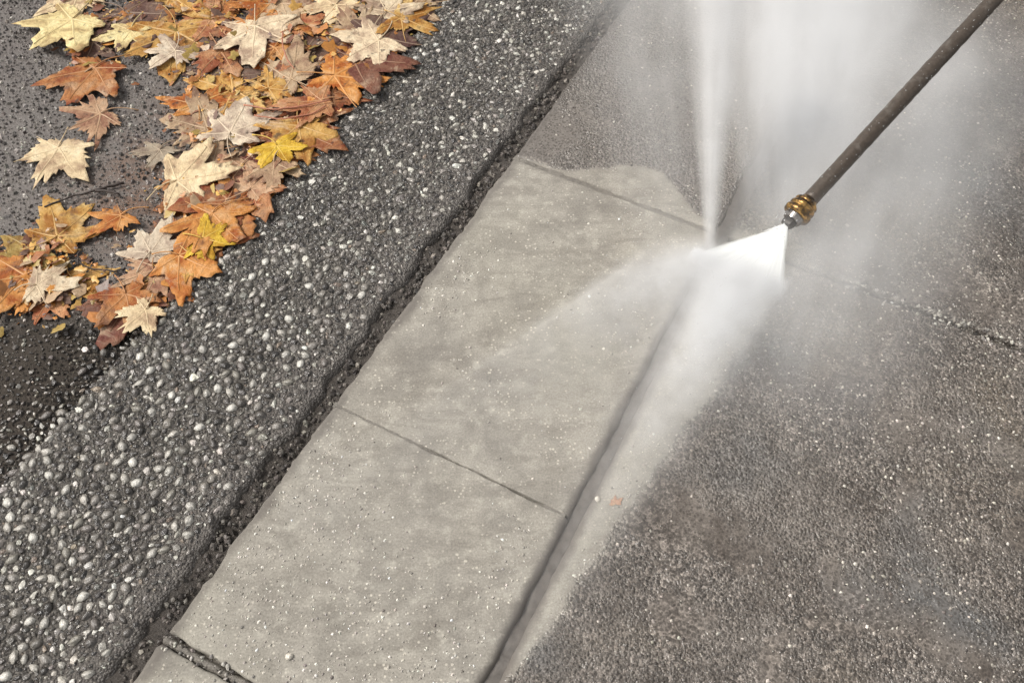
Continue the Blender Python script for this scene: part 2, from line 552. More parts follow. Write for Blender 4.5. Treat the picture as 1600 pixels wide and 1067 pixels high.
def slab(s0, s1, t0, t1, rs, round_t, seed):
    """round_t = (edge rounding at t0, at t1)."""
    rng = np.random.default_rng(seed)
    pts = []

    def side(a, b, n):
        for i in range(n):
            pts.append((a[0] + (b[0] - a[0]) * i / n, a[1] + (b[1] - a[1]) * i / n))
    ns, nt = max(8, int((s1 - s0) / 0.006)), max(8, int((t1 - t0) / 0.006))
    side((s0, t0), (s0, t1), nt)
    side((s0, t1), (s1, t1), ns)
    side((s1, t1), (s1, t0), nt)
    side((s1, t0), (s0, t0), ns)
    P = np.array(pts)
    wob = (vnoise(P[:, 0] + seed, P[:, 1], 0.02, seed) - 0.5) * 0.0022 + (vnoise(P[:, 0], P[:, 1] + seed, 0.007, seed + 1) - 0.5) * 0.0016
    cs, ct = (s0 + s1) / 2, (t0 + t1) / 2
    rings, n = [], len(P)
    prof = [(0.0, -0.05), (0.0, -0.55), (0.12, -0.22), (0.32, -0.07), (0.62, -0.012), (1.0, 0.0)]
    verts = []
    for i, (dq, dz) in enumerate(prof):
        q = P.copy()
        r0 = np.where(np.abs(P[:, 1] - t0) < 1e-6, round_t[0], np.where(np.abs(P[:, 1] - t1) < 1e-6, round_t[1], np.where(np.abs(P[:, 0] - s0) < 1e-6, rs[0], rs[1])))
        q[:, 0] = np.clip(P[:, 0], s0 + rs[0] * dq, s1 - rs[1] * dq)
        q[:, 1] = np.clip(P[:, 1], t0 + round_t[0] * dq, t1 - round_t[1] * dq)
        f = 1 - dq
        on_s = (np.abs(P[:, 0] - s0) < 1e-6) | (np.abs(P[:, 0] - s1) < 1e-6)
        q[:, 0] += np.where(on_s, wob * f, 0)
        q[:, 1] += np.where(on_s, 0, wob * f * np.where(np.abs(P[:, 1] - T_GAP1) < 1e-6, 2.4, 1.0))
        z = np.where(i == 0, -0.05, dz * np.minimum(r0, 0.02))
        if i > 0:
            z = z + wob * 0.3 * f
        verts.append(st_arr(q[:, 0], q[:, 1], np.broadcast_to(z, (n,))))
    V = np.concatenate(verts)
    F = []
    for i in range(len(prof) - 1):
        for j in range(n):
            a, b = i * n + j, i * n + (j + 1) % n
            F.append([a, a + n, b + n, b])
    F.append([(len(prof) - 1) * n + j for j in range(n)][::-1])
    me = mesh('slab', V, F)
    return link('slab', me, M_CONC, pave)


left_s = [-6.0, -2.43, -1.43, -0.93, -0.43, 0.072, 0.405, 0.906, 1.906, 2.406, 8.0]
LJ = {0.072: (0.0065, 0.007), 0.405: (0.0012, 0.0035), 0.906: (0.0025, 0.009)}     # half gap, edge rounding
for i in range(len(left_s) - 1):
    a, b = left_s[i], left_s[i + 1]
    ja, jb = LJ.get(a, (0.003, 0.005)), LJ.get(b, (0.003, 0.005))
    slab(a + ja[0], b - jb[0], T_GAP1, T_GR - 0.006, (ja[1], jb[1]), (0.010, 0.016), 20 + i)
right_s = [-6.0, -2.1, -1.1, -0.1, 0.903, 1.906, 2.91, 8.0]
for i in range(len(right_s) - 1):
    slab(right_s[i] + 0.0035, right_s[i + 1] - 0.0035, T_GR + 0.006, 1.3, (0.009, 0.009), (0.016, 0.006), 50 + i)
for i in range(len(right_s) - 1):
    slab(right_s[i] + 0.0025, right_s[i + 1] - 0.0025, 1.308, 6.0, (0.006, 0.006), (0.006, 0.006), 70 + i)

# dirt in the joints, filled unevenly
def filler(name, s0, s1, t0, t1, step, zf, mat):
    ns, nt = max(4, int((s1 - s0) / step)), max(4, int((t1 - t0) / step))
    o = link(name, grid_mesh(name, np.linspace(s0, s1, ns), np.linspace(t0, t1, nt), zf), mat, pave)
    return o


def zj(seed, hi, lo):
    return lambda s, t: lo + (hi - lo) * np.clip(1.6 * vnoise(s, t, 0.05, seed) - 0.3, 0, 1) + 0.0025 * (vnoise(s, t, 0.006, seed + 1) - 0.5)


filler('joint_dirt', 0.906 - 0.005, 0.906 + 0.005, T_GAP1, T_GR - 0.012, 0.0025, zj(90, -0.0018, -0.0036), M_JOINT)
filler('joint_dirt', 0.405 - 0.004, 0.405 + 0.004, T_GAP1, T_GR - 0.012, 0.0025, (lambda s, t: -0.0012 - 0.009 * np.clip((t + 0.35) / 0.05, 0, 1) * np.clip((-0.165 - t) / 0.02, 0, 1) * np.clip(1.7 * vnoise(s, t, 0.03, 92) - 0.1, 0, 1) + 0.0015 * (vnoise(s, t, 0.006, 93) - 0.5)), M_JOINT)
filler('joint_dirt', 0.072 - 0.0085, 0.072 + 0.0085, T_GAP1, T_GR - 0.012, 0.0014, (lambda s, t: -0.0030 - 0.011 * np.clip(np.abs(s - 0.072 + 0.003 * (vnoise(s, t, 0.02, 97) - 0.5)) / 0.006, 0, 1) ** 3 + 0.005 * (vnoise(s, t, 0.006, 94) - 0.5)), M_JOINT)
filler('joint_dirt', 0.903 - 0.006, 0.903 + 0.006, T_GR + 0.012, 1.29, 0.003, zj(96, -0.0045, -0.013), M_SOIL)
filler('groove_dirt', -1.0, 2.2, T_GR - 0.012, T_GR + 0.012, 0.004, (lambda s, t: zj(98, -0.0065, -0.0095)(s, t) + 0.0055 * np.clip((s - 0.86) / 0.05, 0, 1)), M_GROOVE)


# ------------------------------------------------------------------ scattered stones
def darts(n_try, s_rng, t_rng, rad_fn, keep_fn, spacing, seed):
    """dart throwing with a hash grid: returns arrays s, t, r; biggest first."""
    rng = np.random.default_rng(seed)
    s = rng.uniform(*s_rng, n_try)
    t = rng.uniform(*t_rng, n_try)
    r = np.sort(rad_fn(rng, n_try))[::-1]
    keep = keep_fn(s, t, r, rng)
    s, t, r = s[keep], t[keep], r[keep]
    cell = max(r) * 2 * spacing
    grid, out = {}, []
    sl, tl, rl = s.tolist(), t.tolist(), r.tolist()
    for i in range(len(sl)):
        a, b, q = sl[i], tl[i], rl[i]
        ci, cj = int(a // cell), int(b // cell)
        ok = True
        for di in (-1, 0, 1):
            for dj in (-1, 0, 1):
                for (x, y, p) in grid.get((ci + di, cj + dj), ()):
                    if (x - a) ** 2 + (y - b) ** 2 < ((p + q) * spacing) ** 2:
                        ok = False
                        break
                if not ok:
                    break
            if not ok:
                break
        if ok:
            grid.setdefault((ci, cj), []).append((a, b, q))
            out.append(i)
    out = np.array(out, dtype=int)
    return s[out], t[out], r[out]


def dome_template(nside, rings):
    """unit dome: rings = [(radius, z)], plus an apex."""
    v = []
    for k_, (rr, zz) in enumerate(rings):
        for j in range(nside):
            a = 2 * math.pi * (j + 0.5 * k_) / nside
            v.append((rr * math.cos(a), rr * math.sin(a), zz))
    v.append((0, 0, 1.0))
    f = []
    for k_ in range(len(rings) - 1):
        for j in range(nside):
            a, b = k_ * nside + j, k_ * nside + (j + 1) % nside
            f.append((a, b, b + nside))
            f.append((a, b + nside, a + nside))
    L = (len(rings) - 1) * nside
    for j in range(nside):
        f.append((L + j, L + (j + 1) % nside, len(v) - 1))
    return np.array(v), np.array(f)


DOME8 = dome_template(8, [(1.0, -0.25), (0.95, 0.35), (0.55, 0.85)])
DOME6 = dome_template(6, [(1.0, -0.2), (0.72, 0.62)])
DOME5 = dome_template(5, [(1.0, -0.2), (0.6, 0.75)])


def stones(tpl, s, t, r, z0, hgt, elong, cols, seed, jitter=0.16):
    rng = np.random.default_rng(seed)
    V, F = tpl
    n, m = len(s), len(V)
    ang = rng.uniform(0, 2 * math.pi, n)
    el = rng.uniform(*elong, n)
    vx = V[None, :, 0] * (1 + rng.normal(0, jitter, (n, m)))
    vy = V[None, :, 1] * (1 + rng.normal(0, jitter, (n, m)))
    vz = V[None, :, 2] * (1 + rng.normal(0, jitter * 0.7, (n, m)))
    tilt = rng.normal(0, 0.18, (n, 2))
    vz = vz + vx * tilt[:, :1] + vy * tilt[:, 1:]
    x = vx * r[:, None]
    y = vy * (r * el)[:, None]
    z = vz * (r * hgt)[:, None] + z0[:, None]
    ca, sa = np.cos(ang)[:, None], np.sin(ang)[:, None]
    X = s[:, None] * DX + t[:, None] * NX + x * ca - y * sa
    Y = s[:, None] * DY + t[:, None] * NY + x * sa + y * ca
    P = np.stack([X, Y, z], axis=2).reshape(-1, 3)
    FF = (F[None] + (np.arange(n) * m)[:, None, None]).reshape(-1, 3)
    CC = np.repeat(cols, m, axis=0)
    return P, FF, CC


def palette(n, seed, pal, weights, var=0.18):
    rng = np.random.default_rng(seed)
    pal = np.array(pal)
    idx = rng.choice(len(pal), n, p=np.array(weights) / sum(weights))
    c = pal[idx] * (1 + rng.normal(0, var, (n, 1))) * (1 + rng.normal(0, 0.018, (n, 3)))
    return np.clip(c, 0.01, 0.85) if var else np.clip(1 + rng.normal(0, 0.05, (n, 1)) + rng.normal(0, 0.012, (n, 3)), 0.8, 1.1)


PEB_PAL = [(0.045, 0.038, 0.032), (0.10, 0.087, 0.075), (0.165, 0.147, 0.126), (0.26, 0.236, 0.203), (0.42, 0.39, 0.34), (0.62, 0.59, 0.52), (0.24, 0.185, 0.140), (0.13, 0.125, 0.11)]
PEB_W = [28, 24, 17, 12, 10, 7, 2, 1]


def peb_r(rng, n):
    return np.clip(rng.lognormal(math.log(0.0024), 0.46, n), 0.0010, 0.0074)


def peb_keep(s, t, r, rng):
    d = (T_GAP0 - 0.012) - t
    pr = np.clip(d / 0.04, 0.3, 1.0)
    return (r < 0.0092 - 0.0030 * s) & (rng.random(len(s)) < pr) & (t + r < T_GAP0 - 0.006) & ((t - r * 0.5 > T_ROAD - 0.004) | ((s < 0.43) & (rng.random(len(s)) < 0.8 * np.exp((t - T_ROAD) / 0.03))))


ps, pt, pr_ = darts(170000, (-0.30, 1.62), (T_ROAD - 0.10, T_GAP0 - 0.006), peb_r, peb_keep, 0.84, 5)
pc = palette(len(ps), 6, PEB_PAL, PEB_W)
pz = np.where(pt < T_ROAD, -0.0065, strip_z(ps, pt) + 0.0004)


def in_view(s, t, m=30):
    x, y = s * DX + t * NX, s * DY + t * NY
    dep = y * CP + CAM_H * SP
    u = 800 + FOC * x / dep
    v = 533.5 + FOC * (-(y * SP - CAM_H * CP)) / dep
    return (u > -m) & (u < 1600 + m) & (v > -m) & (v < 1067 + m), dep


vis, dep = in_view(ps, pt, -6)
score = np.where(vis, pr_ / dep, 0)
order = np.argsort(-score)
singles, rest = order[:300], order[300:]
# twelve shared pebble meshes (white to brown), turned and scaled
variants = []
vcols = np.array([PEB_PAL[q] for q in (5, 4, 3, 4, 2, 1, 3, 2, 4, 1, 3, 0)]) * palette(12, 77, [(1, 1, 1)], [1], 0.0)
for q in range(12):
    P, F, CC = stones(DOME8, np.zeros(1), np.zeros(1), np.ones(1), np.zeros(1), 0.45, (0.5, 0.85), vcols[q:q + 1], 300 + q, 0.20)
    variants.append(mesh('pebble', P, F, True, CC))
for q, i in enumerate(singles):
    o = link('pebble', variants[q % 12], M_PEB, strip)
    o.location = st(ps[i], pt[i], pz[i])
    o.scale = (pr_[i],) * 3
    o.rotation_euler = (0, 0, random.uniform(0, 6.28))
P, F, CC = stones(DOME6, ps[rest], pt[rest], pr_[rest], pz[rest], 0.48, (0.45, 0.9), pc[rest], 8, 0.24)
tag(link('small_pebbles', mesh('small_pebbles', P, F, False, CC), M_PEB, strip), kind='stuff')

# crumbs in the gap
n = 2600
cs_, ct_ = RNG.uniform(-0.2, 1.6, n), RNG.normal((T_GAP0 + T_GAP1) / 2 - 0.003, 0.011, n)
ok = (ct_ > T_GAP0 - 0.022) & (ct_ < T_GAP1 + 0.004)
cs_, ct_ = cs_[ok], ct_[ok]
cr = 0.0009 + 0.0048 * RNG.random(len(cs_)) ** 2.5
P, F, CC = stones(DOME5, cs_, ct_, cr, np.full(len(cs_), -0.0085) + RNG.uniform(-0.003, 0.003, len(cs_)), 0.7, (0.5, 1.0), palette(len(cs_), 31, [(0.055, 0.046, 0.039), (0.12, 0.103, 0.089), (0.22, 0.195, 0.165)], [6, 5, 2]), 32, 0.2)
tag(link('soil_crumbs', mesh('soil_crumbs', P, F, False, CC), M_GRIT, gap), kind='stuff')

# asphalt aggregate
def chip_r(rng, n):
    return np.clip(rng.lognormal(math.log(0.0018), 0.5, n), 0.0007, 0.0050)


def chip_keep(s, t, r, rng):
    v, _ = in_view(s, t, 120)
    return v & (t + r < T_ROAD - 0.002)


as_, at_, ar_ = darts(90000, (-0.25, 1.45), (-1.70, T_ROAD), chip_r, chip_keep, 0.92, 15)
ac = palette(len(as_), 16, [(0.07, 0.060, 0.053), (0.13, 0.113, 0.102), (0.21, 0.187, 0.168), (0.32, 0.29, 0.26), (0.52, 0.48, 0.42)], [20, 26, 24, 17, 9])
zr = -0.008 + 0.006 * (vnoise(as_, at_, 0.16, 1) - 0.5) + 0.002 * (vnoise(as_, at_, 0.03, 2) - 0.5)
P, F, CC = stones(DOME5, as_, at_, ar_, zr, 0.9, (0.5, 1.0), ac, 17, 0.26)
tag(link('asphalt_chips', mesh('asphalt_chips', P, F, False, CC), M_CHIP, road), kind='stuff')


# exposed sand on the concrete
def grit(name, n, s_rng, t_rng, keep, pal, wts, rmin, rmax, seed):
    rng = np.random.default_rng(seed)
    s, t = rng.uniform(*s_rng, n), rng.uniform(*t_rng, n)
    v, _ = in_view(s, t, 60)
    kk = v & keep(s, t, rng)
    s, t = s[kk], t[kk]
    r = rmin + (rmax - rmin) * rng.random(len(s)) ** 3.0
    P, F, CC = stones(DOME5, s, t, r, np.full(len(s), 0.0002), 0.45, (0.5, 1.0), palette(len(s), seed + 1, pal, wts), seed + 2, 0.2)
    tag(link(name, mesh(name, P, F, True, CC), M_GRIT, pave), kind='stuff')


def off_joint(s, t):
    return (np.abs(s - 0.905) > 0.012) & (np.abs(t - T_GR) > 0.022) & (t > T_GAP1 + 0.012)


def washed(s, t):
    a = (t < T_GR) & (s < 0.908 + 0.072 * np.exp(-((t + 0.27) / 0.085) ** 2))
    b = (t >= T_GR) & (t < -0.137 + 0.14 * s) & (s < 0.9)
    return a | b


def keep_clean(s, t, rng):
    d = vnoise(s, t, 0.09, 41) * np.clip(1.15 - 0.75 * s, 0.3, 1.1)
    return washed(s, t) & off_joint(s, t) & (np.abs(s - 0.405) > 0.01) & (np.abs(s - 0.072) > 0.01) & (rng.random(len(s)) < np.clip(d * 2.8 - 0.7, 0.03, 1) * np.where(t > T_GR, 1.6, 1.0))


def keep_dirty(s, t, rng):
    d = vnoise(s, t, 0.12, 43)
    return (~washed(s, t)) & off_joint(s, t) & (rng.random(len(s)) < np.clip(d * 2.4 - 0.7, 0.06, 1) * np.where((t < T_GR) & (s > 0.9), 0.3, 1))


grit('pale_grit', 24000, (-0.1, 1.1), (T_GAP1, 0.05), keep_clean, [(0.34, 0.31, 0.27), (0.50, 0.46, 0.40), (0.72, 0.68, 0.60), (0.16, 0.14, 0.12)], [4, 6, 5, 0.5], 0.0005, 0.0024, 44)
grit('dirty_grit', 60000, (-0.1, 1.75), (T_GAP1, 0.6), keep_dirty, [(0.07, 0.058, 0.05), (0.17, 0.145, 0.125), (0.32, 0.285, 0.245), (0.58, 0.53, 0.46)], [5, 6, 7, 5], 0.0006, 0.0028, 46)

# broken pale edges along the cross joint of the dirty slabs
n = 900
js, jt = 0.903 + RNG.choice((-1, 1), n) * np.abs(RNG.normal(0.0065, 0.003, n)), RNG.uniform(0.06, 0.55, n)
js[700:], jt[700:] = 0.072 + RNG.normal(0, 0.005, 200), RNG.uniform(T_GAP1, -0.2, 200)
jr = 0.0006 + 0.0034 * RNG.random(n) ** 2.5
P, F, CC = stones(DOME5, js, jt, jr, np.where((np.abs(js - 0.903) < 0.004) | (np.abs(js - 0.072) < 0.006), -0.0035, 0.0), 0.7, (0.4, 1.0), palette(n, 61, [(0.07, 0.06, 0.052), (0.20, 0.18, 0.16), (0.42, 0.39, 0.34), (0.60, 0.56, 0.50)], [4, 5, 4, 1.5]), 62, 0.25)
tag(link('joint_crumbs', mesh('joint_crumbs', P, F, False, CC), M_GRIT, pave), kind='stuff')

# water film lying dark on the road
def puddle():
    g = NT('water_film')
    p = g.pos()
    nrm = g.bump(g.noise(p, 30, 2, 0.5, 1.6), 0.07, 0.02)
    gl = g.n('ShaderNodeBsdfGlossy')
    gl.inputs['Roughness'].default_value = 0.10
    g.put(gl.inputs['Normal'], nrm)
    wet = g.n('ShaderNodeBsdfTransparent')
    wet.inputs['Color'].default_value = (0.58, 0.56, 0.53, 1)
    fr = g.n('ShaderNodeFresnel')
    fr.inputs['IOR'].default_value = 1.33
    g.put(fr.inputs['Normal'], nrm)
    film = g.n('ShaderNodeMixShader')
    g.put(film.inputs[0], g.math('MULTIPLY', fr.outputs[0], 0.35))
    g.put(film.inputs[1], wet.outputs[0])
    g.put(film.inputs[2], gl.outputs[0])
    # the film thins out unevenly
    c = G(30, 640)
    d = g.n('ShaderNodeVectorMath', operation='DISTANCE')
    g.put(d.inputs[0], p)
    d.inputs[1].default_value = (c.x, c.y, -0.006)
    e = g.math('ADD', d.outputs['Value'], g.math('MULTIPLY_ADD', g.noise(p, 14, 4, 0.6), 0.16, -0.08))
    f = g.ramp(e, 0.22, 0.11, 0, 1, 'SMOOTHSTEP')
    dry = g.n('ShaderNodeBsdfTransparent')
    mx = g.n('ShaderNodeMixShader')
    g.put(mx.inputs[0], f)
    g.put(mx.inputs[1], dry.outputs[0])
    g.put(mx.inputs[2], film.outputs[0])
    m = g.done(mx.outputs[0])
    s0, t0 = to_st(c)
    n = 48
    V = np.array([(s0 + 0.27 * math.cos(2 * math.pi * j / n), min(t0 + 0.27 * math.sin(2 * math.pi * j / n), T_ROAD - 0.002), -0.0056) for j in range(n)])
    o = link('puddle', mesh('puddle', st_arr(V[:, 0], V[:, 1], V[:, 2]), [list(range(n))[::-1]]), m)
    tag(o, kind='structure')


puddle()

# ------------------------------------------------------------------ leaves
OUT = [(0, 1.0), (7, 0.82), (12, 0.86), (17, 0.64), (23, 0.60), (29, 0.40), (35, 0.56), (41, 0.80), (45, 0.75), (52, 1.0), (58, 0.78), (64, 0.76), (70, 0.58), (77, 0.62), (85, 0.42),
       (92, 0.50), (100, 0.66), (107, 0.72), (115, 0.56), (126, 0.40), (142, 0.30), (160, 0.22), (180, 0.13)]


def leaf_mesh(seed, size, curl, ragged):
    rng = np.random.default_rng(seed)
    n = 92
    oa = np.array([a for a, _ in OUT])
    orr = np.array([r for _, r in OUT])
    th = np.linspace(-180, 180, n, endpoint=False)
    lob = 1 + 0.10 * np.sin(np.radians(th) * 2 + rng.uniform(0, 6)) + 0.06 * np.sin(np.radians(th) * 3 + rng.uniform(0, 6))
    deep = rng.uniform(0.15, 0.6) if ragged < 0.05 else rng.uniform(0.35, 1.0)
    orr = orr * (1 - deep) + deep * np.maximum(orr, np.interp(oa, [0, 130, 180], [0.80, 0.60, 0.15]) * (0.55 + 0.45 * orr))
    rr = np.interp(np.abs(th), oa, orr) * lob * (1 + rng.normal(0, 0.035 + 0.08 * ragged, n)) * (1 + 0.10 * np.sin(np.radians(th) + rng.uniform(0, 6)) + 0.08 * np.sin(4 * np.radians(th) + rng.uniform(0, 6)))
    if ragged > 0.5:                       # torn away sector
        c = rng.uniform(-140, 140)
        d = np.abs((th - c + 180) % 360 - 180)
        rr *= np.where(d < 38, 0.55 + 0.45 * (d / 38), 1)
    a = np.radians(th)
    ph1, ph2, ph3 = rng.uniform(0, 6.28, 3)
    amp = curl * size
    kx, ky = rng.normal(0, 1, 2)

    def zf(x, y):
        r = np.sqrt(x * x + y * y)
        ang = np.arctan2(x, y)
        z = 0.75 * r ** 2 * np.cos(2 * ang + ph1) * 0.5 + 0.42 * r ** 2 * np.cos(5 * ang + ph2) * 0.5
        z += 0.10 * np.sin(7 * x + ph3) * np.cos(6 * y + ph1) + 0.05 * np.sin(15 * x + ph2) * np.sin(13 * y + ph3)
        z += 0.16 * np.abs(x) + 0.12 * (kx * x + ky * y)
        return z
    fr = [0.0, 0.18, 0.36, 0.55, 0.74, 0.88, 1.0]
    V, F = [(0.0, 0.0)], []
    for f_ in fr[1:]:
        q = f_ * (rr if f_ > 0.6 else rr * 0.5 + 0.5 * np.minimum(rr, 0.62) if f_ > 0.4 else np.minimum(rr, 0.62))
        for j in range(n):
            V.append((q[j] * math.sin(a[j]), q[j] * math.cos(a[j])))
    for j in range(n):
        F.append([0, 1 + (j + 1) % n, 1 + j])
    for k_ in range(len(fr) - 2):
        b0, b1 = 1 + k_ * n, 1 + (k_ + 1) * n
        for j in range(n):
            j2 = (j + 1) % n
            F.append([b0 + j, b0 + j2, b1 + j2, b1 + j])
    V = np.array(V)
    z = zf(V[:, 0], V[:, 1])
    z0 = np.percentile(z, 12)
    top = np.stack([V[:, 0] * size, V[:, 1] * size, (z - z0) * amp], axis=1)
    m = len(top)
    bot = top.copy()
    bot[:, 2] -= 0.0004
    FF = F + [[m + i for i in f[::-1]] for f in F]
    b1 = 1 + (len(fr) - 2) * n
    for j in range(n):
        j2 = (j + 1) % n
        FF.append([b1 + j, b1 + j2, m + b1 + j2, m + b1 + j])
    me = mesh('blade', np.concatenate([top, bot]), FF)
    # veins: five low ridges
    VV, VF = [], []
    for ad in (0, 52, -52, 106, -106):
        L = float(np.interp(abs(ad), oa, orr)) * 0.86
        ns = 9
        for k_ in range(ns):
            q = L * k_ / (ns - 1)
            wv = 0.020 * (1 - 0.8 * k_ / (ns - 1))
            aa = R(ad) + 0.06 * math.sin(3 * q)
            cx, cy = q * math.sin(aa), q * math.cos(aa)
            px, py = math.cos(aa), -math.sin(aa)
            for sgn, hz in ((-1, 0.0), (0, 0.012), (1, 0.0)):
                x, y = cx + sgn * px * wv, cy + sgn * py * wv
                VV.append((x * size, y * size, (float(zf(x, y)) - z0) * amp + 0.0002 + hz * size))
        b = len(VV) - ns * 3
        for k_ in range(ns - 1):
            for e in (0, 1):
                VF.append([b + k_ * 3 + e, b + k_ * 3 + e + 1, b + k_ * 3 + e + 4, b + k_ * 3 + e + 3])
    vm = mesh('veins', np.array(VV), VF)
    # stalk
    L = rng.uniform(0.45, 0.8)
    bend = rng.normal(0, 0.5)
    path = []
    for k_ in range(9):
        q = k_ / 8
        path.append(Vector((bend * L * q * q * size, -L * q * size, (float(zf(0, 0)) - z0) * amp * (1 - q) + 0.0012 + 0.004 * math.sin(q * 3) * curl * 8)))
    sm = tube_mesh('stem', path, [0.0011 - 0.0004 * k_ / 8 + (0.0007 if k_ == 8 else 0) for k_ in range(9)], 6)
    return me, vm, sm


def tube_mesh(name, path, radii, ns=10, cap=True):
    V, F = [], []
    n = len(path)
    up = Vector((0, 0, 1))
    for i, p in enumerate(path):
        d = (path[min(i + 1, n - 1)] - path[max(i - 1, 0)]).normalized()
        x = d.cross(up)
        if x.length < 1e-3:
            x = d.cross(Vector((1, 0, 0)))
        x.normalize()
        y = x.cross(d).normalized()
        for j in range(ns):
            a = 2 * math.pi * j / ns
            V.append(p + (x * math.cos(a) + y * math.sin(a)) * radii[i])
    for i in range(n - 1):
        for j in range(ns):
            a, b = i * ns + j, i * ns + (j + 1) % ns
            F.append([a, b, b + ns, a + ns])
    if cap:
        F.append(list(range(ns))[::-1])
        F.append([(n - 1) * ns + j for j in range(ns)])
    return mesh(name, V, F)


COL = dict(
    cream=(0.80, 0.62, 0.37), pale=(0.76, 0.60, 0.40), paleyellow=(0.78, 0.63, 0.30), white=(0.68, 0.55, 0.40), grey=(0.44, 0.35, 0.25),
    gold=(0.66, 0.38, 0.10), orange=(0.64, 0.27, 0.06), burnt=(0.48, 0.19, 0.05), rust=(0.34, 0.125, 0.04), russet=(0.22, 0.085, 0.045),
    brown=(0.17, 0.095, 0.065), plum=(0.17, 0.095, 0.065), pink=(0.58, 0.35, 0.20), salmon=(0.56, 0.26, 0.11), yellow=(0.74, 0.48, 0.04), olive=(0.40, 0.27, 0.07), tan=(0.50, 0.34, 0.20))

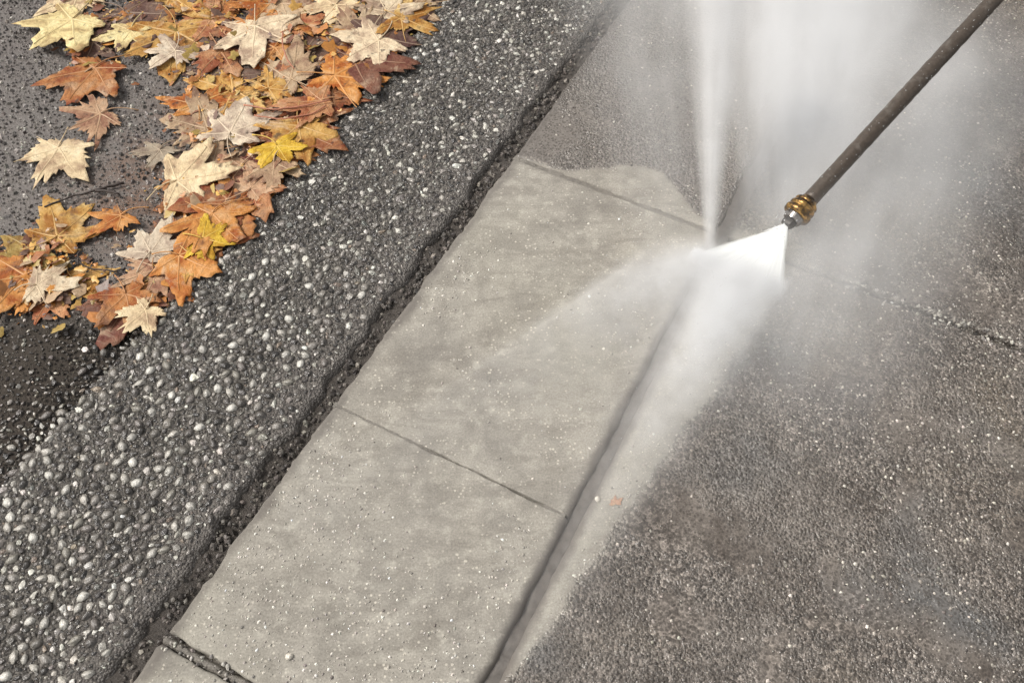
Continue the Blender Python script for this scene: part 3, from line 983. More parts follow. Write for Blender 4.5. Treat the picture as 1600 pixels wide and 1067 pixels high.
# u, v: where the blade centre lies; size across; turn = way the tip points (0 up the picture, clockwise); layer in the heap
LEAVES = [
    # bottom layer
    (330, 118, 120, 40, 'plum', 0, 0.05, 0, 'plum brown wet leaf lying flat under the golden leaves'),
    (560, 95, 130, 100, 'russet', 0, 0.05, 0, 'smooth russet leaf touching the pebble strip in the upper heap'),
    (500, 45, 130, 200, 'brown', 0, 0.06, 0, 'taupe brown leaf in the upper heap beside the russet leaf'),
    (195, 18, 110, 140, 'plum', 0, 0.06, 0, 'dark plum leaf between two pale yellow leaves at the top'),
    (330, 30, 110, 250, 'salmon', 0, 0.08, 0, 'salmon leaf with a curled tip beside the big golden tan leaf'),
    (470, 200, 140, 120, 'rust', 0, 0.05, 0, 'rust leaf lying flat beneath the long pinkish stalks'),
    (395, 165, 120, 310, 'burnt', 0, 0.06, 0, 'burnt orange leaf below the grey patched golden leaf'),
    (420, 300, 95, 150, 'salmon', 0, 0.06, 0, 'salmon leaf at the heap edge below the bright yellow leaf'),
    (370, 320, 110, 210, 'rust', 0, 0.07, 0, 'rust red leaf between the orange pair and the pebble strip'),
    (305, 345, 110, 160, 'brown', 0, 0.06, 0, 'brown leaf half hidden under the orange and gold pair'),
    (215, 455, 115, 200, 'russet', 0, 0.06, 0, 'reddish brown leaf with a pale rim at the foot of the heap'),
    (290, 455, 110, 120, 'burnt', 0, 0.07, 0, 'burnt orange leaf beside the pebbles above the narrow cream leaf'),
    (75, 465, 70, 190, 'salmon', 0, 0.08, 0.4, 'small pink scrap of leaf under the orange leaf with pale lower edge'),
    (60, 395, 110, 250, 'olive', 0, 0.07, 0, 'olive gold leaf below the fluffy golden leaf beside bare asphalt'),
    (590, 60, 110, 60, 'brown', 0, 0.06, 0, 'brown leaf under the cream leaf at the top of the strip edge'),
    (650, 12, 90, 80, 'tan', 0, 0.07, 0, 'tan leaf at the top edge lying half on the pebble strip'),
    (430, -5, 120, 200, 'orange', 0, 0.07, 0, 'orange leaf cut by the top edge above the pale cream leaf'),
    (265, -8, 110, 180, 'gold', 0, 0.07, 0, 'golden leaf cut by the top edge above the big golden tan leaf'),
    # middle layer
    (150, 108, 105, 200, 'burnt', 1, 0.07, 0, 'orange brown leaf under the pale yellow leaf with the dark hole'),
    (158, 180, 85, 230, 'pink', 1, 0.10, 0.7, 'ragged pink leaf with a long pale stalk above the lone cream leaf'),
    (275, 50, 135, 170, 'gold', 1, 0.08, 0, 'big golden tan leaf at the top between pale leaves'),
    (365, 140, 130, 240, 'gold', 1, 0.08, 0, 'golden orange leaf with grey patches in the middle of the upper heap'),
    (540, 130, 125, 95, 'orange', 1, 0.07, 0, 'broad orange leaf pointing at the pebble strip with fanned veins'),
    (455, 125, 120, 300, 'tan', 1, 0.08, 0, 'tan leaf whose veins fan out from beside the broad orange leaf'),
    (500, 215, 95, 160, 'gold', 1, 0.08, 0, 'gold leaf at the heap edge under the broad orange leaf'),
    (440, 5, 90, 150, 'tan', 1, 0.09, 0, 'crumpled tan leaf at the top beside the pale cream leaf'),
    (525, 8, 80, 200, 'cream', 1, 0.09, 0, 'small cream leaf at the top between tan and taupe leaves'),
    (640, 38, 85, 110, 'gold', 1, 0.10, 0, 'curled gold leaf hanging over the edge of the pebble strip'),
    (190, 338, 62, 230, 'orange', 1, 0.12, 0.5, 'small crumpled orange leaf alone on asphalt below the dark twig'),
    (335, 340, 110, 190, 'orange', 1, 0.10, 0, 'orange leaf with a raised tip below the wide cream leaf'),
    (390, 345, 85, 130, 'burnt', 1, 0.09, 0.3, 'burnt orange leaf lying against the pebbles below the salmon leaf'),
    (90, 370, 105, 30, 'gold', 1, 0.10, 0, 'fluffy golden leaf on the asphalt below the dark twig'),
    (40, 430, 125, 250, 'orange', 1, 0.09, 0, 'orange leaf with a pale lower edge at the lowest end of the leaves'),
    (290, 408, 100, 110, 'orange', 1, 0.09, 0, 'orange yellow leaf beside the grey white leaf near the pebbles'),
    (200, 465, 85, 150, 'burnt', 1, 0.09, 0.5, 'torn burnt orange leaf on top of the reddish brown one'),
    (330, 265, 85, 300, 'tan', 1, 0.09, 0.6, 'torn tan leaf between the wide cream leaf and the spotted pink leaf'),
    (345, 80, 90, 140, 'salmon', 1, 0.10, 0, 'salmon orange leaf between the golden tan leaf and the pale cream leaf'),
    (250, 235, 60, 200, 'grey', 1, 0.06, 0.8, 'thin grey torn leaf on the purple asphalt above the wide cream leaf'),
    (610, 75, 90, 230, 'pale', 1, 0.08, 0.2, 'pale buff leaf over the smooth russet leaf by the strip'),
    (600, 110, 90, 140, 'russet', 0, 0.06, 0.3, 'russet leaf on the pebbles just below the smooth russet leaf'),
    (480, 90, 110, 30, 'plum', 0, 0.06, 0, 'plum leaf beneath the curved pale stalk in the upper heap'),
    (560, 165, 90, 60, 'rust', 0, 0.07, 0.2, 'rust leaf poking onto the pebbles under the broad orange leaf'),
    (480, 250, 90, 100, 'burnt', 0, 0.07, 0, 'burnt orange leaf between the bright yellow leaf and the pebbles'),
    (425, 205, 100, 20, 'salmon', 0, 0.07, 0, 'salmon leaf just above the bright yellow leaf'),
    (325, 200, 100, 280, 'tan', 0, 0.08, 0.3, 'tan leaf edging the bare purple asphalt above the whitish pink leaf'),
    (350, 385, 100, 140, 'rust', 0, 0.07, 0, 'rust leaf under the small yellow orange leaf by the pebbles'),
    (250, 420, 100, 240, 'pink', 0, 0.07, 0, 'dull pink leaf beneath the greyish white leaf'),
    (300, 310, 90, 200, 'burnt', 0, 0.08, 0.2, 'burnt orange leaf showing under the wide cream leaf'),
    (415, 265, 80, 250, 'russet', 0, 0.06, 0, 'russet leaf between the spotted pink leaf and the bright yellow leaf'),
    (20, 445, 90, 300, 'burnt', 0, 0.07, 0, 'burnt orange leaf cut by the photo edge at the lowest end'),
    (110, 430, 80, 120, 'gold', 0, 0.08, 0.2, 'gold leaf under the olive leaf beside the second dark twig'),
    (430, 75, 90, 200, 'orange', 1, 0.10, 0.2, 'orange leaf folded under the pale cream leaf'),
    (310, 165, 85, 330, 'orange', 1, 0.10, 0.4, 'torn orange leaf at the inner edge of the upper heap by bare asphalt'),
    (420, 140, 80, 45, 'gold', 1, 0.11, 0.2, 'gold leaf between the grey patched leaf and the tan fanned leaf'),
    (455, 270, 70, 170, 'tan', 1, 0.10, 0.4, 'small tan leaf tucked below the bright yellow leaf beside the pebbles'),
    (350, 425, 70, 120, 'gold', 1, 0.10, 0.3, 'small gold leaf lying on the pebbles beside the lower heap'),
    (395, 300, 70, 40, 'pink', 1, 0.11, 0.3, 'small pink leaf under the spotted rounded pink leaf'),
    (560, 50, 85, 320, 'tan', 1, 0.11, 0.3, 'curled tan leaf between the taupe brown leaf and the cream leaf'),
    (465, 45, 75, 60, 'salmon', 1, 0.10, 0.3, 'salmon leaf between the pale cream leaf and the taupe leaf'),
    (145, 65, 80, 120, 'brown', 0, 0.07, 0, 'brown leaf beneath the pale yellow leaf with the dark hole'),
    (590, -5, 90, 190, 'gold', 0, 0.08, 0, 'gold leaf cut by the top edge above the cream upturned leaf'),
    (350, -8, 90, 170, 'burnt', 0, 0.08, 0, 'burnt orange leaf cut by the top edge above the salmon curled leaf'),
    (120, -8, 100, 170, 'cream', 0, 0.08, 0, 'cream leaf cut by the top edge above the pale yellow leaf'),
    # top layer
    (92, 232, 100, 195, 'cream', 1, 0.05, 0, 'crisp cream maple leaf lying alone on bare asphalt'),
    (115, 35, 110, 215, 'paleyellow', 2, 0.08, 0.2, 'pale yellow maple leaf with a dark hole beside bare asphalt'),
    (205, 50, 66, 190, 'paleyellow', 2, 0.08, 0, 'small pale yellow leaf with toothed edge above the orange brown leaf'),
    (275, 82, 72, 220, 'white', 2, 0.14, 0.6, 'crumpled greyish white leaf on the lower edge of the golden tan leaf'),
    (400, 45, 110, 170, 'pale', 2, 0.09, 0, 'large pale cream leaf with an orange edge in the upper heap'),
    (605, 22, 90, 30, 'pale', 2, 0.10, 0, 'cream leaf with upturned edge at the top beside the pebble strip'),
    (362, 212, 100, 10, 'white', 2, 0.09, 0.3, 'whitish pink leaf beside the bright yellow leaf'),
    (378, 262, 84, 200, 'pink', 2, 0.06, 0, 'rounded pink leaf with dark spots below the whitish pink leaf'),
    (435, 235, 70, 140, 'yellow', 2, 0.08, 0, 'bright yellow leaf near the pebble strip'),
    (278, 286, 112, 80, 'cream', 2, 0.07, 0, 'wide cream leaf at the end of the dark twig'),
    (238, 398, 82, 20, 'white', 2, 0.10, 0.4, 'greyish white leaf with a small hole in the lower heap'),
    (60, 450, 75, 90, 'pale', 2, 0.10, 0.7, 'pale curled strip of leaf on the orange leaf at the lowest end'),
    (236, 492, 64, 215, 'cream', 2, 0.07, 0.7, 'narrow cream leaf touching the pebbles at the foot of the heap'),
    (320, 380, 70, 100, 'yellow', 2, 0.10, 0.4, 'small yellow orange leaf on top of the heap beside the pebbles'),
    (505, 165, 80, 260, 'salmon', 2, 0.10, 0.5, 'narrow salmon leaf crossing the rust leaf under the broad orange one'),
]
for i, (u, v, size, turn, colk, layer, curl, rag, label) in enumerate(LEAVES):
    p = G(u, v)
    sz = size / px_per_m(p) / 1.25
    ls, lt = to_st(p)
    lt = min(lt, T_ROAD - (0.50 if layer == 2 else 0.62) * sz + 0.012)      # the heap stops at the strip
    p = st(ls, lt)
    bm_, vm_, sm_ = leaf_mesh(1000 + i * 7, sz, curl * (1.15 if layer == 2 else 0.8), min(1.0, rag + (0.0 if layer == 2 else random.choice((0.06, 0.25, 0.55, 0.8)))))
    root = empty('maple_leaf', (p.x, p.y, -0.0042 + layer * 0.0036 + (i % 5) * 0.0007))
    on_strip = lt > T_ROAD - 0.06
    if on_strip:
        root.location.z += 0.006
    # 'turn' is how it looks in the foreshortened picture; undo the foreshortening
    a = R(turn)
    root.rotation_euler = (random.gauss(0, 0.04), random.gauss(0, 0.04), -math.atan2(math.sin(a), math.cos(a) * 1.25))
    c = np.array(COL[colk]) * random.uniform(0.88, 1.06)
    for nm, me, mt in (('blade', bm_, M_LEAF), ('veins', vm_, M_VEIN), ('stem', sm_, M_VEIN)):
        o = link(nm, me, mt, root)
        f = 1.0 if nm == 'blade' else (0.9 if nm == 'veins' else 0.8)
        o.color = (*(c * f), 0.15 if colk in ('cream', 'paleyellow', 'yellow') else (0.8 if layer == 2 else 1.2))
    tag(root, label, 'leaf', 'fallen maple leaves on the asphalt')


# crumbled leaf bits over the heap and the asphalt round it
def crumbs():
    rng = np.random.default_rng(321)
    V, F, CC = [], [], []
    keys = ['gold', 'orange', 'burnt', 'burnt', 'rust', 'russet', 'brown', 'tan', 'olive']
    heap = [q for q in LEAVES if q[5] == 0]
    for _ in range(2000):
        q = heap[rng.integers(len(heap))]
        u, v = q[0] + rng.normal(0, 34), q[1] + rng.normal(0, 30)
        p = G(u, v)
        if to_st(p)[1] > T_ROAD + 0.004:
            continue
        r = 0.0025 + 0.015 * rng.random() ** 3
        n = rng.integers(9, 15)
        z = rng.uniform(-0.004, 0.005)
        a0 = rng.uniform(0, 6.28)
        el = rng.uniform(0.35, 1.0)
        b = len(V)
        c = np.array(COL[keys[rng.integers(len(keys))]]) * rng.uniform(0.7, 1.1)
        tx, ty = rng.normal(0, 0.3, 2)
        for j in range(n):
            a = 2 * math.pi * j / n
            x, y = r * math.cos(a) * (jg := rng.uniform(0.4, 1.3)), r * el * math.sin(a) * jg
            X, Y = x * math.cos(a0) - y * math.sin(a0), x * math.sin(a0) + y * math.cos(a0)
            V.append((p.x + X, p.y + Y, z + tx * X + ty * Y + rng.normal(0, 0.0006)))
            CC.append(c)
        V.append((p.x, p.y, z + 0.0012))
        CC.append(c * 0.85)
        for j in range(n):
            F.append([b + j, b + (j + 1) % n, b + n])
    o = link('leaf_crumbs', mesh('leaf_crumbs', np.array(V), F, True, np.array(CC)), attr_material('leaf_crumb', 0.4, 0.5, 160, 0.5))
    tag(o, 'crumbled bits of brown and orange leaf strewn through the heap', None, None, 'stuff')


crumbs()

# twigs and loose stalks
def rod(name, pts, r0, r1, mat, label, cat, z=0.002, wob=0.0015, seed=0, group=None, fork=None):
    rng = np.random.default_rng(seed)
    base = G(*pts[0])
    root = empty(name, (base.x, base.y, 0))

    def path(pp, za, zb, n=14):
        P = [G(*q) for q in pp]
        out = []
        seg = len(P) - 1
        for i in range(n):
            x = i / (n - 1) * seg
            k_ = min(int(x), seg - 1)
            q = P[k_].lerp(P[k_ + 1], x - k_)
            out.append(Vector((q.x - base.x + rng.normal(0, wob), q.y - base.y + rng.normal(0, wob), za + (zb - za) * i / (n - 1))))
        return out
    pa = path(pts, z, z)
    link('shoot' if fork else 'rod', tube_mesh('shoot', pa, [r0 + (r1 - r0) * i / 13 + abs(rng.normal(0, 0.0001)) for i in range(14)], 8), mat, root)
    if fork:
        link('side_shoot', tube_mesh('side_shoot', path(fork, z, z + 0.006, 8), [r1 * 1.1 - r1 * 0.05 * i for i in range(8)], 6), mat, root)
    tag(root, label, cat, group)
    return root


rod('twig', [(68, 322), (120, 306), (160, 294), (192, 286)], 0.0011, 0.0022, M_TWIG, 'thin dark twig on bare asphalt pointing at the wide cream leaf', 'twig', 0.0, 0.0008, 3, None, [(150, 298), (168, 301), (188, 306)])
rod('twig', [(118, 410), (150, 422), (178, 424), (196, 418)], 0.0009, 0.0013, M_TWIG, 'thin dark twig between the fluffy golden and greyish white leaves', 'twig', 0.0, 0.0009, 4, None, [(124, 414), (122, 402), (128, 396)])
rod('leaf_stalk', [(385, 176), (430, 184), (480, 177), (520, 168)], 0.0013, 0.0010, M_STALK, 'upper of two pinkish stalks lying across the rust leaf', 'leaf stalk', 0.016, 0.0004, 5, 'loose leaf stalks on the heap')
rod('leaf_stalk', [(400, 192), (440, 198), (490, 190), (512, 176)], 0.0012, 0.0009, M_STALK, 'lower of two pinkish stalks lying across the rust leaf', 'leaf stalk', 0.015, 0.0004, 6, 'loose leaf stalks on the heap')
rod('leaf_stalk', [(445, 60), (444, 85), (452, 105), (462, 118)], 0.0012, 0.0010, M_STALK, 'curved pale stalk rising over the taupe brown leaf', 'leaf stalk', 0.014, 0.0004, 8, 'loose leaf stalks on the heap')

# a scrap of leaf and a pale pebble on the washed wedge beside the groove
p = G(962, 786)
bm_, vm_, sm_ = leaf_mesh(4242, 0.011, 0.12, 0.9)
sc = link('leaf_scrap', bm_, M_LEAF)
sc.location = (p.x, p.y, 0.0012)
sc.color = (0.62, 0.36, 0.22, 1)
tag(sc, 'tiny pinkish orange leaf scrap on washed concrete beside the groove', 'leaf scrap')
for (u, v, r, label) in [(934, 780, 0.0042, 'small white pebble standing beside the pinkish leaf scrap'), (452, 1025, 0.0046, 'small cream pebble alone on the lowest washed slab')]:
    p = G(u, v)
    P, F, CC = stones(DOME8, np.zeros(1), np.zeros(1), np.array([r]), np.array([0.0006]), 0.7, (0.7, 0.9), np.array([[0.72, 0.66, 0.56]]), 900 + u, 0.1)
    o = link('loose_pebble', mesh('loose_pebble', P, F, True, CC), M_PEB)
    o.location = (p.x, p.y, 0)
    tag(o, label, 'pebble', 'loose pebbles on the washed slabs')

# ------------------------------------------------------------------ pressure washer lance
NZ = G(1229, 352, 0.047)
END = G(1553, 0, 0.19)
axis = (END - NZ).normalized()
lance = empty('pressure_washer_lance', NZ)
lance.rotation_euler = axis.to_track_quat('Z', 'Y').to_euler()     # local +z runs up the tube
tag(lance, 'dark metal pressure washer lance with brass coupling spraying water', 'pressure washer lance')


def lathe(name, prof, mat, parent, ns=28, facet=None, notch=None):
    """prof: [(z, r)] closed at both ends by the profile reaching small radii."""
    V, F = [], []
    for (z, r) in prof:
        for j in range(ns):
            a = 2 * math.pi * j / ns
            rr = r
            if facet:
                b = (a % (2 * math.pi / facet)) - math.pi / facet
                rr = r * math.cos(math.pi / facet) / math.cos(b)
            if notch and (j // 2) % 2:
                rr = r * notch
            V.append((rr * math.cos(a), rr * math.sin(a), z))
    for i in range(len(prof) - 1):
        for j in range(ns):
            a, b = i * ns + j, i * ns + (j + 1) % ns
            F.append([a, b, b + ns, a + ns])
    F.append([j for j in range(ns)][::-1])
    F.append([(len(prof) - 1) * ns + j for j in range(ns)])
    me = mesh(name, V, F, smooth=not (facet or notch))
    return link(name, me, mat, parent)


M_TUBE = simple('lance_tube', (0.078, 0.060, 0.046), 0.40, 0.25, 190, 0.6, 0.9, ((0.17, 0.150, 0.13), 38, 0.56, 0.74))
M_BRASS = simple('brass', (0.42, 0.25, 0.08), 0.26, 0.9, 150, 0.6, 0.6, ((0.075, 0.042, 0.02), 110, 0.42, 0.58))
M_STEEL = simple('nozzle_steel', (0.30, 0.28, 0.26), 0.25, 0.9, 150, 0.3, 0.2, ((0.05, 0.04, 0.035), 90, 0.5, 0.65))
M_DARK = simple('dark_nozzle', (0.035, 0.03, 0.026), 0.4, 0.3, 150, 0.3, 0.2)

lathe('nozzle_tip', [(-0.001, 0.0035), (-0.001, 0.0085), (0.003, 0.0100), (0.008, 0.0105), (0.009, 0.0085)], M_DARK, lance, 24, 6)
lathe('nozzle_body', [(0.0085, 0.0080), (0.009, 0.0125), (0.013, 0.0140), (0.017, 0.0150), (0.018, 0.0120)], M_STEEL, lance, 28, None, 0.90)
lathe('coupling', [(0.0175, 0.0110), (0.018, 0.0175), (0.020, 0.0200), (0.026, 0.0206), (0.0275, 0.0192), (0.0285, 0.0166), (0.0300, 0.0166), (0.0310, 0.0190), (0.034, 0.0196), (0.0375, 0.0180), (0.038, 0.0120)], M_BRASS, lance, 36)
lathe('coupling_collar', [(0.0378, 0.0100), (0.038, 0.0140), (0.0395, 0.0172), (0.0425, 0.0178), (0.0445, 0.0165), (0.0455, 0.0128), (0.050, 0.0122), (0.0505, 0.0090)], M_BRASS, lance, 36)
for a in (40, 160, 280):
    lg = lathe('lug', [(-0.004, 0.0012), (-0.0036, 0.0030), (0.0036, 0.0030), (0.004, 0.0012)], M_BRASS, lance, 12)
    lg.location = (0.0175 * math.cos(R(a)), 0.0175 * math.sin(R(a)), 0.0225)
    lg.rotation_euler = (0, R(90), R(a))
L = (END - NZ).length
tp = []
for i in range(160):
    q = i / 159
    tp.append((0.0495 + (L + 0.75) * q, 0.0112 + random.uniform(-0.00035, 0.00045)))
lathe('tube', [(0.0490, 0.006)] + tp + [(0.0505 + L + 0.75, 0.006)], M_TUBE, lance, 32)


# ------------------------------------------------------------------ water
IL, IR = G(1082, 398, 0.002), G(1224, 458, 0.002)
tip = NZ - axis * 0.001
mid = (IL + IR) / 2
zax = (mid - tip).normalized()
xax = (IR - IL).normalized()
xax = (xax - zax * xax.dot(zax)).normalized()
yax = zax.cross(xax)
FM = Matrix((xax, yax, zax)).transposed().to_4x4()
FM.translation = tip
INV = FM.inverted()
la, lb = INV @ IL, INV @ IR
FAN_LEN = (la.z + lb.z) / 2


def fan_material():
    g = NT('spray_fan')
    p = g.obj()
    sep = g.n('ShaderNodeSeparateXYZ')
    g.put(sep.inputs[0], p)
    ang = g.math('DIVIDE', sep.outputs[0], g.math('MAXIMUM', sep.outputs[2], 0.004))   # across / along
    cmb = g.n('ShaderNodeCombineXYZ')
    g.put(cmb.inputs[0], g.math('MULTIPLY', ang, 16.0))
    g.put(cmb.inputs[1], g.math('MULTIPLY', sep.outputs[2], 14.0))
    nz = g.noise(cmb.outputs[0], 1.0, 4, 0.6)
    q = g.math('DIVIDE', sep.outputs[2], FAN_LEN)
    lo = g.math('DIVIDE', la.x, la.z)
    hi = g.math('DIVIDE', lb.x, lb.z)
    u_ = g.math('DIVIDE', g.math('SUBTRACT', ang, lo), g.math('SUBTRACT', hi, lo))
    rim = g.math('MULTIPLY', g.ramp(u_, -0.03, 0.05), g.ramp(u_, 1.06, 0.88, 0, 1, 'SMOOTHSTEP'))
    rim = g.math('MAXIMUM', rim, g.ramp(q, 0.3, 0.1))
    low = g.ramp(q, 1.0, 0.72, 0.62, 1.0)
    body = g.ramp(nz, 0.28, 0.56, g.math('MULTIPLY', low, 0.72), g.math('MULTIPLY_ADD', low, 0.5, 0.5))
    alpha = g.math('MULTIPLY', body, rim)
    df = g.n('ShaderNodeBsdfDiffuse')
    df.inputs['Color'].default_value = (0.93, 0.94, 0.92, 1)
    tl = g.n('ShaderNodeBsdfTranslucent')
    tl.inputs['Color'].default_value = (0.93, 0.94, 0.92, 1)
    m1 = g.n('ShaderNodeMixShader')
    m1.inputs[0].default_value = 0.3
    g.put(m1.inputs[1], df.outputs[0])
    g.put(m1.inputs[2], tl.outputs[0])
    tr = g.n('ShaderNodeBsdfTransparent')
    m2 = g.n('ShaderNodeMixShader')
    g.put(m2.inputs[0], alpha)
    g.put(m2.inputs[1], tr.outputs[0])
    g.put(m2.inputs[2], m1.outputs[0])
    return g.done(m2.outputs[0])


def fan():
    V, F = [], []
    nk, nx = 14, 18
    for k_ in range(nk):
        q = k_ / (nk - 1)
        a = Vector((-0.004, 0, 0)).lerp(la, q)
        b = Vector((0.0035, 0, 0)).lerp(lb, q)
        th = 0.0012 + 0.0042 * q
        ring = []
        for j in range(nx):
            x = j / (nx - 1)
            ring.append((a.lerp(b, x), th * math.sqrt(max(0.02, 1 - (2 * x - 1) ** 2))))
        for (c_, h_) in ring:
            V.append(c_ + Vector((0, h_, 0)))
        for (c_, h_) in reversed(ring):
            V.append(c_ - Vector((0, h_, 0)))
    m = nx * 2
    for k_ in range(nk - 1):
        for j in range(m):
            a, b = k_ * m + j, k_ * m + (j + 1) % m
            F.append([a, b, b + m, a + m])
    o = link('water_fan', mesh('water_fan', V, F), fan_material())
    o.matrix_world = FM
    tag(o, 'opaque white fan of water shooting from the brass nozzle onto concrete', 'water jet')


fan()


def vol_shader(g, dens, aniso=0.0, col=(0.99, 0.972, 0.948)):
    v = g.n('ShaderNodeVolumeScatter')
    v.inputs['Color'].default_value = (*col, 1)
    v.inputs['Anisotropy'].default_value = aniso
    g.put(v.inputs['Density'], dens)
    return v.outputs[0]


def plume(name, a, b, r0, r1, dens, label, fade_a=0.05, fade_b=0.0, power=1.0, nscale=9.0, decay=0.6, step=0.5, soft=0.0, squash=1.0):
    """mist blown from a to b: a cone whose density falls off from its axis."""
    ax = b - a
    Lh = ax.length
    o_rot = ax.to_track_quat('Z', 'Y')
    ns, nk = 24, 6
    V, F = [], []
    for k_ in range(nk):
        q = k_ / (nk - 1)
        r = r0 + (r1 - r0) * q
        for j in range(ns):
            t_ = 2 * math.pi * j / ns
            V.append((r * math.cos(t_), r * math.sin(t_) * squash, q * Lh))
    for k_ in range(nk - 1):
        for j in range(ns):
            x, y = k_ * ns + j, k_ * ns + (j + 1) % ns
            F.append([x, y, y + ns, x + ns])
    F.append(list(range(ns))[::-1])
    F.append([(nk - 1) * ns + j for j in range(ns)])
    g = NT(name)
    p = g.obj()
    sep = g.n('ShaderNodeSeparateXYZ')
    g.put(sep.inputs[0], p)
    q = g.math('DIVIDE', sep.outputs[2], Lh)
    rad = g.math('MULTIPLY_ADD', q, r1 - r0, r0)
    yy = g.math('DIVIDE', sep.outputs[1], squash)
    rr = g.math('SQRT', g.math('ADD', g.math('MULTIPLY', sep.outputs[0], sep.outputs[0]), g.math('MULTIPLY', yy, yy)))
    f = g.math('SUBTRACT', 1.0, g.math('DIVIDE', rr, rad), clamp=True)
    f = g.math('POWER', g.ramp(f, 0, 1, 0, 1, 'SMOOTHSTEP'), power)
    # streaked along the flow
    c2 = g.n('ShaderNodeCombineXYZ')
    g.put(c2.inputs[0], g.math('DIVIDE', sep.outputs[0], rad))
    g.put(c2.inputs[1], g.math('DIVIDE', sep.outputs[1], rad))
    g.put(c2.inputs[2], g.math('MULTIPLY', q, 0.9))
    n1 = g.noise(c2.outputs[0], 2.6, 3, 0.6)
    n2 = g.noise(p, nscale, 3, 0.55)
    nz = g.math('MULTIPLY', g.ramp(n1, 0.3, 0.7, 0.5, 1.45), g.ramp(n2, 0.3, 0.7, 0.7, 1.25))
    d = g.math('MULTIPLY', g.math('MULTIPLY', f, nz), dens)
    d = g.math('MULTIPLY', d, g.math('EXPONENT', g.math('MULTIPLY', q, -decay)))
    if fade_a:
        d = g.math('MULTIPLY', d, g.ramp(q, 0, fade_a, 0, 1, 'SMOOTHSTEP'))
    if fade_b:
        d = g.math('MULTIPLY', d, g.ramp(q, 1, 1 - fade_b, 0, 1, 'SMOOTHSTEP'))
    m = g.done(None, vol_shader(g, d))
    m.cycles.volume_step_rate = step
    o = link(name, mesh(name, V, F), m)
    o.location = a
    o.rotation_euler = o_rot.to_euler()
    tag(o, label, None, None, 'stuff')
    return o


plume('rising_mist', G(1109, 392, 0.002), G(1122, -70, 0.30), 0.010, 0.066, 80, 'narrow bright plume of mist rising from the tip of the water fan', 0.0, 0.0, 1.2, 16, 1.0, 0.4)
plume('mist_cloud', G(1222, 392, 0.004), G(1272, -120, 0.06), 0.055, 0.33, 36, 'broad pale cloud of mist behind the lance', 0.12, 0.0, 1.15, 8, 0.1, 0.35, 0, 0.35)
plume('veil_mist', G(1060, 440, 0.003), G(1000, -120, 0.05), 0.07, 0.24, 7, 'faint veil of mist over the unwashed slab beside the narrow plume', 0.10, 0.0, 1.0, 9, 0.0, 0.4, 0, 0.35)
plume('drifting_mist', G(1170, 760, 0.010), G(1480, -60, 0.06), 0.17, 0.32, 15, 'thin grey mist drifting over the dirty slab beside the fan', 0.30, 0.40, 1.1, 9, 0.2, 0.4, 0, 0.30)


def splash():
    """low sheet of spray thrown forward over the groove, away from the lance."""
    o0 = G(1150, 428, 0.0)
    fw = G(960, 760) - o0
    ang0 = math.atan2(fw.y, fw.x)
    Lx, Wy, Hz = 0.62, 0.34, 0.05
    V = [(x, y, z) for z in (0.002, Hz) for (x, y) in ((-0.04, -0.10), (Lx, -Wy), (Lx, Wy), (-0.04, 0.10))]
    F = [[3, 2, 1, 0], [4, 5, 6, 7], [0, 1, 5, 4], [1, 2, 6, 5], [2, 3, 7, 6], [3, 0, 4, 7]]
    g = NT('splash_spray')
    p = g.obj()
    sep = g.n('ShaderNodeSeparateXYZ')
    g.put(sep.inputs[0], p)
    x, y, z = sep.outputs
    inv = Matrix.Rotation(-ang0, 3, 'Z')
    r = g.math('SQRT', g.math('ADD', g.math('MULTIPLY', x, x), g.math('MULTIPLY', y, y)))
    zz = g.math('EXPONENT', g.math('MULTIPLY', z, -60.0))
    terms = []
    # beams: from pixel, to pixel, half-angle width (m at 1 m), length scale, weight
    for (f0, f1, w0, wk, Ls, wt) in [((1160, 440), (985, 730), 0.036, 0.012, 0.13, 1.7), ((1100, 412), (720, 560), 0.020, 0.22, 0.13, 0.62), ((1150, 425), (800, 640), 0.03, 0.25, 0.14, 0.28)]:
        A = inv @ (G(*f0) - o0)
        B = inv @ (G(*f1) - o0)
        d = (B - A).normalized()
        al = g.math('ADD', g.math('MULTIPLY', g.math('SUBTRACT', x, A.x), d.x), g.math('MULTIPLY', g.math('SUBTRACT', y, A.y), d.y))
        ac_ = g.math('SUBTRACT', g.math('MULTIPLY', g.math('SUBTRACT', y, A.y), d.x), g.math('MULTIPLY', g.math('SUBTRACT', x, A.x), d.y))
        wd = g.math('MULTIPLY_ADD', g.math('MAXIMUM', al, 0.0), wk, w0)
        e = g.math('DIVIDE', ac_, wd)
        e = g.math('EXPONENT', g.math('MULTIPLY', g.math('MULTIPLY', e, e), -1.0))
        ln = g.math('MULTIPLY', g.math('EXPONENT', g.math('DIVIDE', g.math('MAXIMUM', al, 0.0), -Ls)), g.ramp(al, -0.03, 0.01, 0, 1, 'SMOOTHSTEP'))
        terms.append(g.math('MULTIPLY', g.math('MULTIPLY', e, ln), wt))
    tot = g.math('ADD', g.math('ADD', terms[0], terms[1]), terms[2])
    n2 = g.ramp(g.noise(p, 30, 3, 0.6), 0.3, 0.7, 0.6, 1.4)
    d = g.math('MULTIPLY', g.math('MULTIPLY', tot, zz), g.math('MULTIPLY', n2, 190.0))
    m = g.done(None, vol_shader(g, d))
    m.cycles.volume_step_rate = 0.25
    o = link('splash_spray', mesh('splash_spray', V, F, False), m)
    o.location = o0
    o.rotation_euler = (0, 0, ang0)
    tag(o, 'low white spray thrown over the groove from the water fan', None, None, 'stuff')


splash()
plume('impact_froth', IL + Vector((-0.004, 0.004, 0.002)), IR + Vector((0.004, -0.004, 0.002)), 0.016, 0.030, 420, 'bright froth boiling along the line where the water fan strikes', 0.06, 0.15, 1.3, 60, 0.2, 0.3, 0, 0.7)


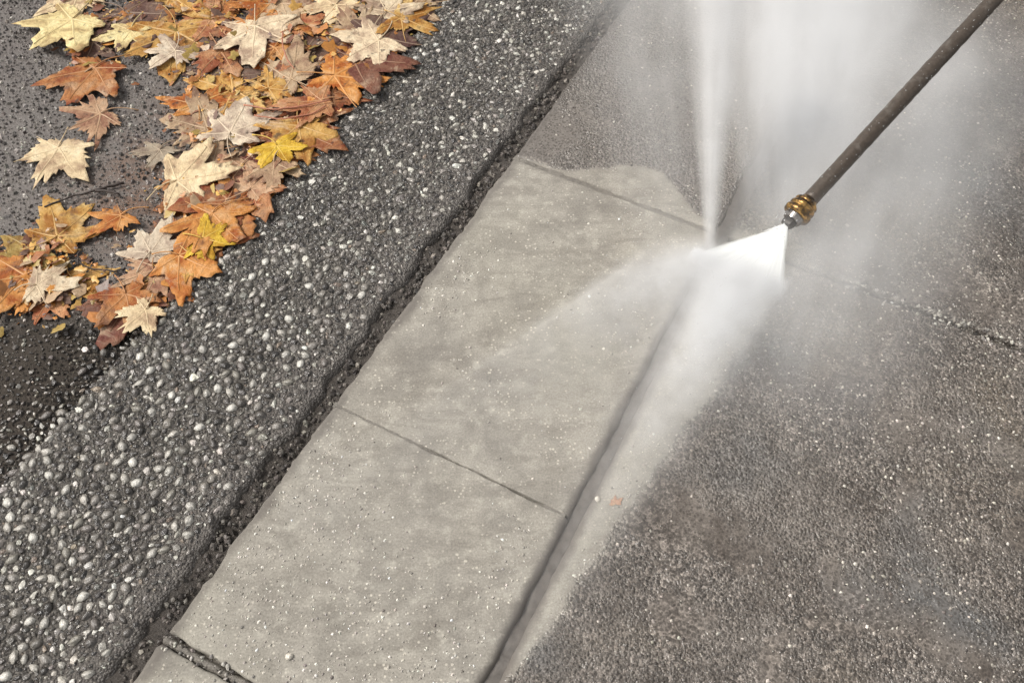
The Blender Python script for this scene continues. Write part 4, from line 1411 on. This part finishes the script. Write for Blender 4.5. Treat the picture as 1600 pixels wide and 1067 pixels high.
# flying droplets
def droplets():
    g = NT('water_drop')
    df = g.bsdf((0.85, 0.86, 0.85), 0.15)
    tr = g.n('ShaderNodeBsdfTransparent')
    mx = g.n('ShaderNodeMixShader')
    mx.inputs[0].default_value = 0.6
    g.put(mx.inputs[1], tr.outputs[0])
    g.put(mx.inputs[2], df)
    m = g.done(mx.outputs[0])
    rng = np.random.default_rng(99)
    pts, rad = [], []
    o0 = mid
    for _ in range(900):                  # thrown from the impact line
        q = rng.random()
        b = IL.lerp(IR, q)
        a = rng.normal(math.atan2(-0.5, -0.6), 0.75)
        d = rng.exponential(0.10)
        pts.append((b.x + d * math.cos(a), b.y + d * math.sin(a), 0.002 + abs(rng.normal(0, 0.02)) * min(1, d * 12)))
        rad.append(rng.uniform(0.0003, 0.0009))
    for _ in range(40):                   # beads flicking round the nozzle
        v_ = Vector(rng.normal(0, 1, 3)).normalized() * 0.016
        b = NZ + axis * rng.uniform(-0.002, 0.015) + v_ - Vector((0.006, 0.002, 0))
        pts.append(tuple(b))
        rad.append(rng.uniform(0.0006, 0.0014))
    for _ in range(260):                  # beads clinging to the tube
        a = rng.uniform(0, 6.28)
        x = axis.cross(Vector((0, 0, 1))).normalized()
        y = x.cross(axis)
        b = NZ + axis * rng.uniform(0.03, 0.75) + (x * math.cos(a) + y * math.sin(a)) * 0.0112
        pts.append(tuple(b))
        rad.append(rng.uniform(0.0004, 0.0011))
    pts, rad = np.array(pts), np.array(rad)
    t_ = np.array([(0, 0, 1), (1, 0, 0), (0, 1, 0), (-1, 0, 0), (0, -1, 0), (0, 0, -1)], dtype=float)
    f_ = np.array([(0, 1, 2), (0, 2, 3), (0, 3, 4), (0, 4, 1), (5, 2, 1), (5, 3, 2), (5, 4, 3), (5, 1, 4)])
    P = (pts[:, None, :] + t_[None] * rad[:, None, None]).reshape(-1, 3)
    F = (f_[None] + (np.arange(len(pts)) * 6)[:, None, None]).reshape(-1, 3)
    o = link('water_droplets', mesh('water_droplets', P, F), m)
    tag(o, 'fine water droplets flung from the fan and nozzle', None, None, 'stuff')


droplets()
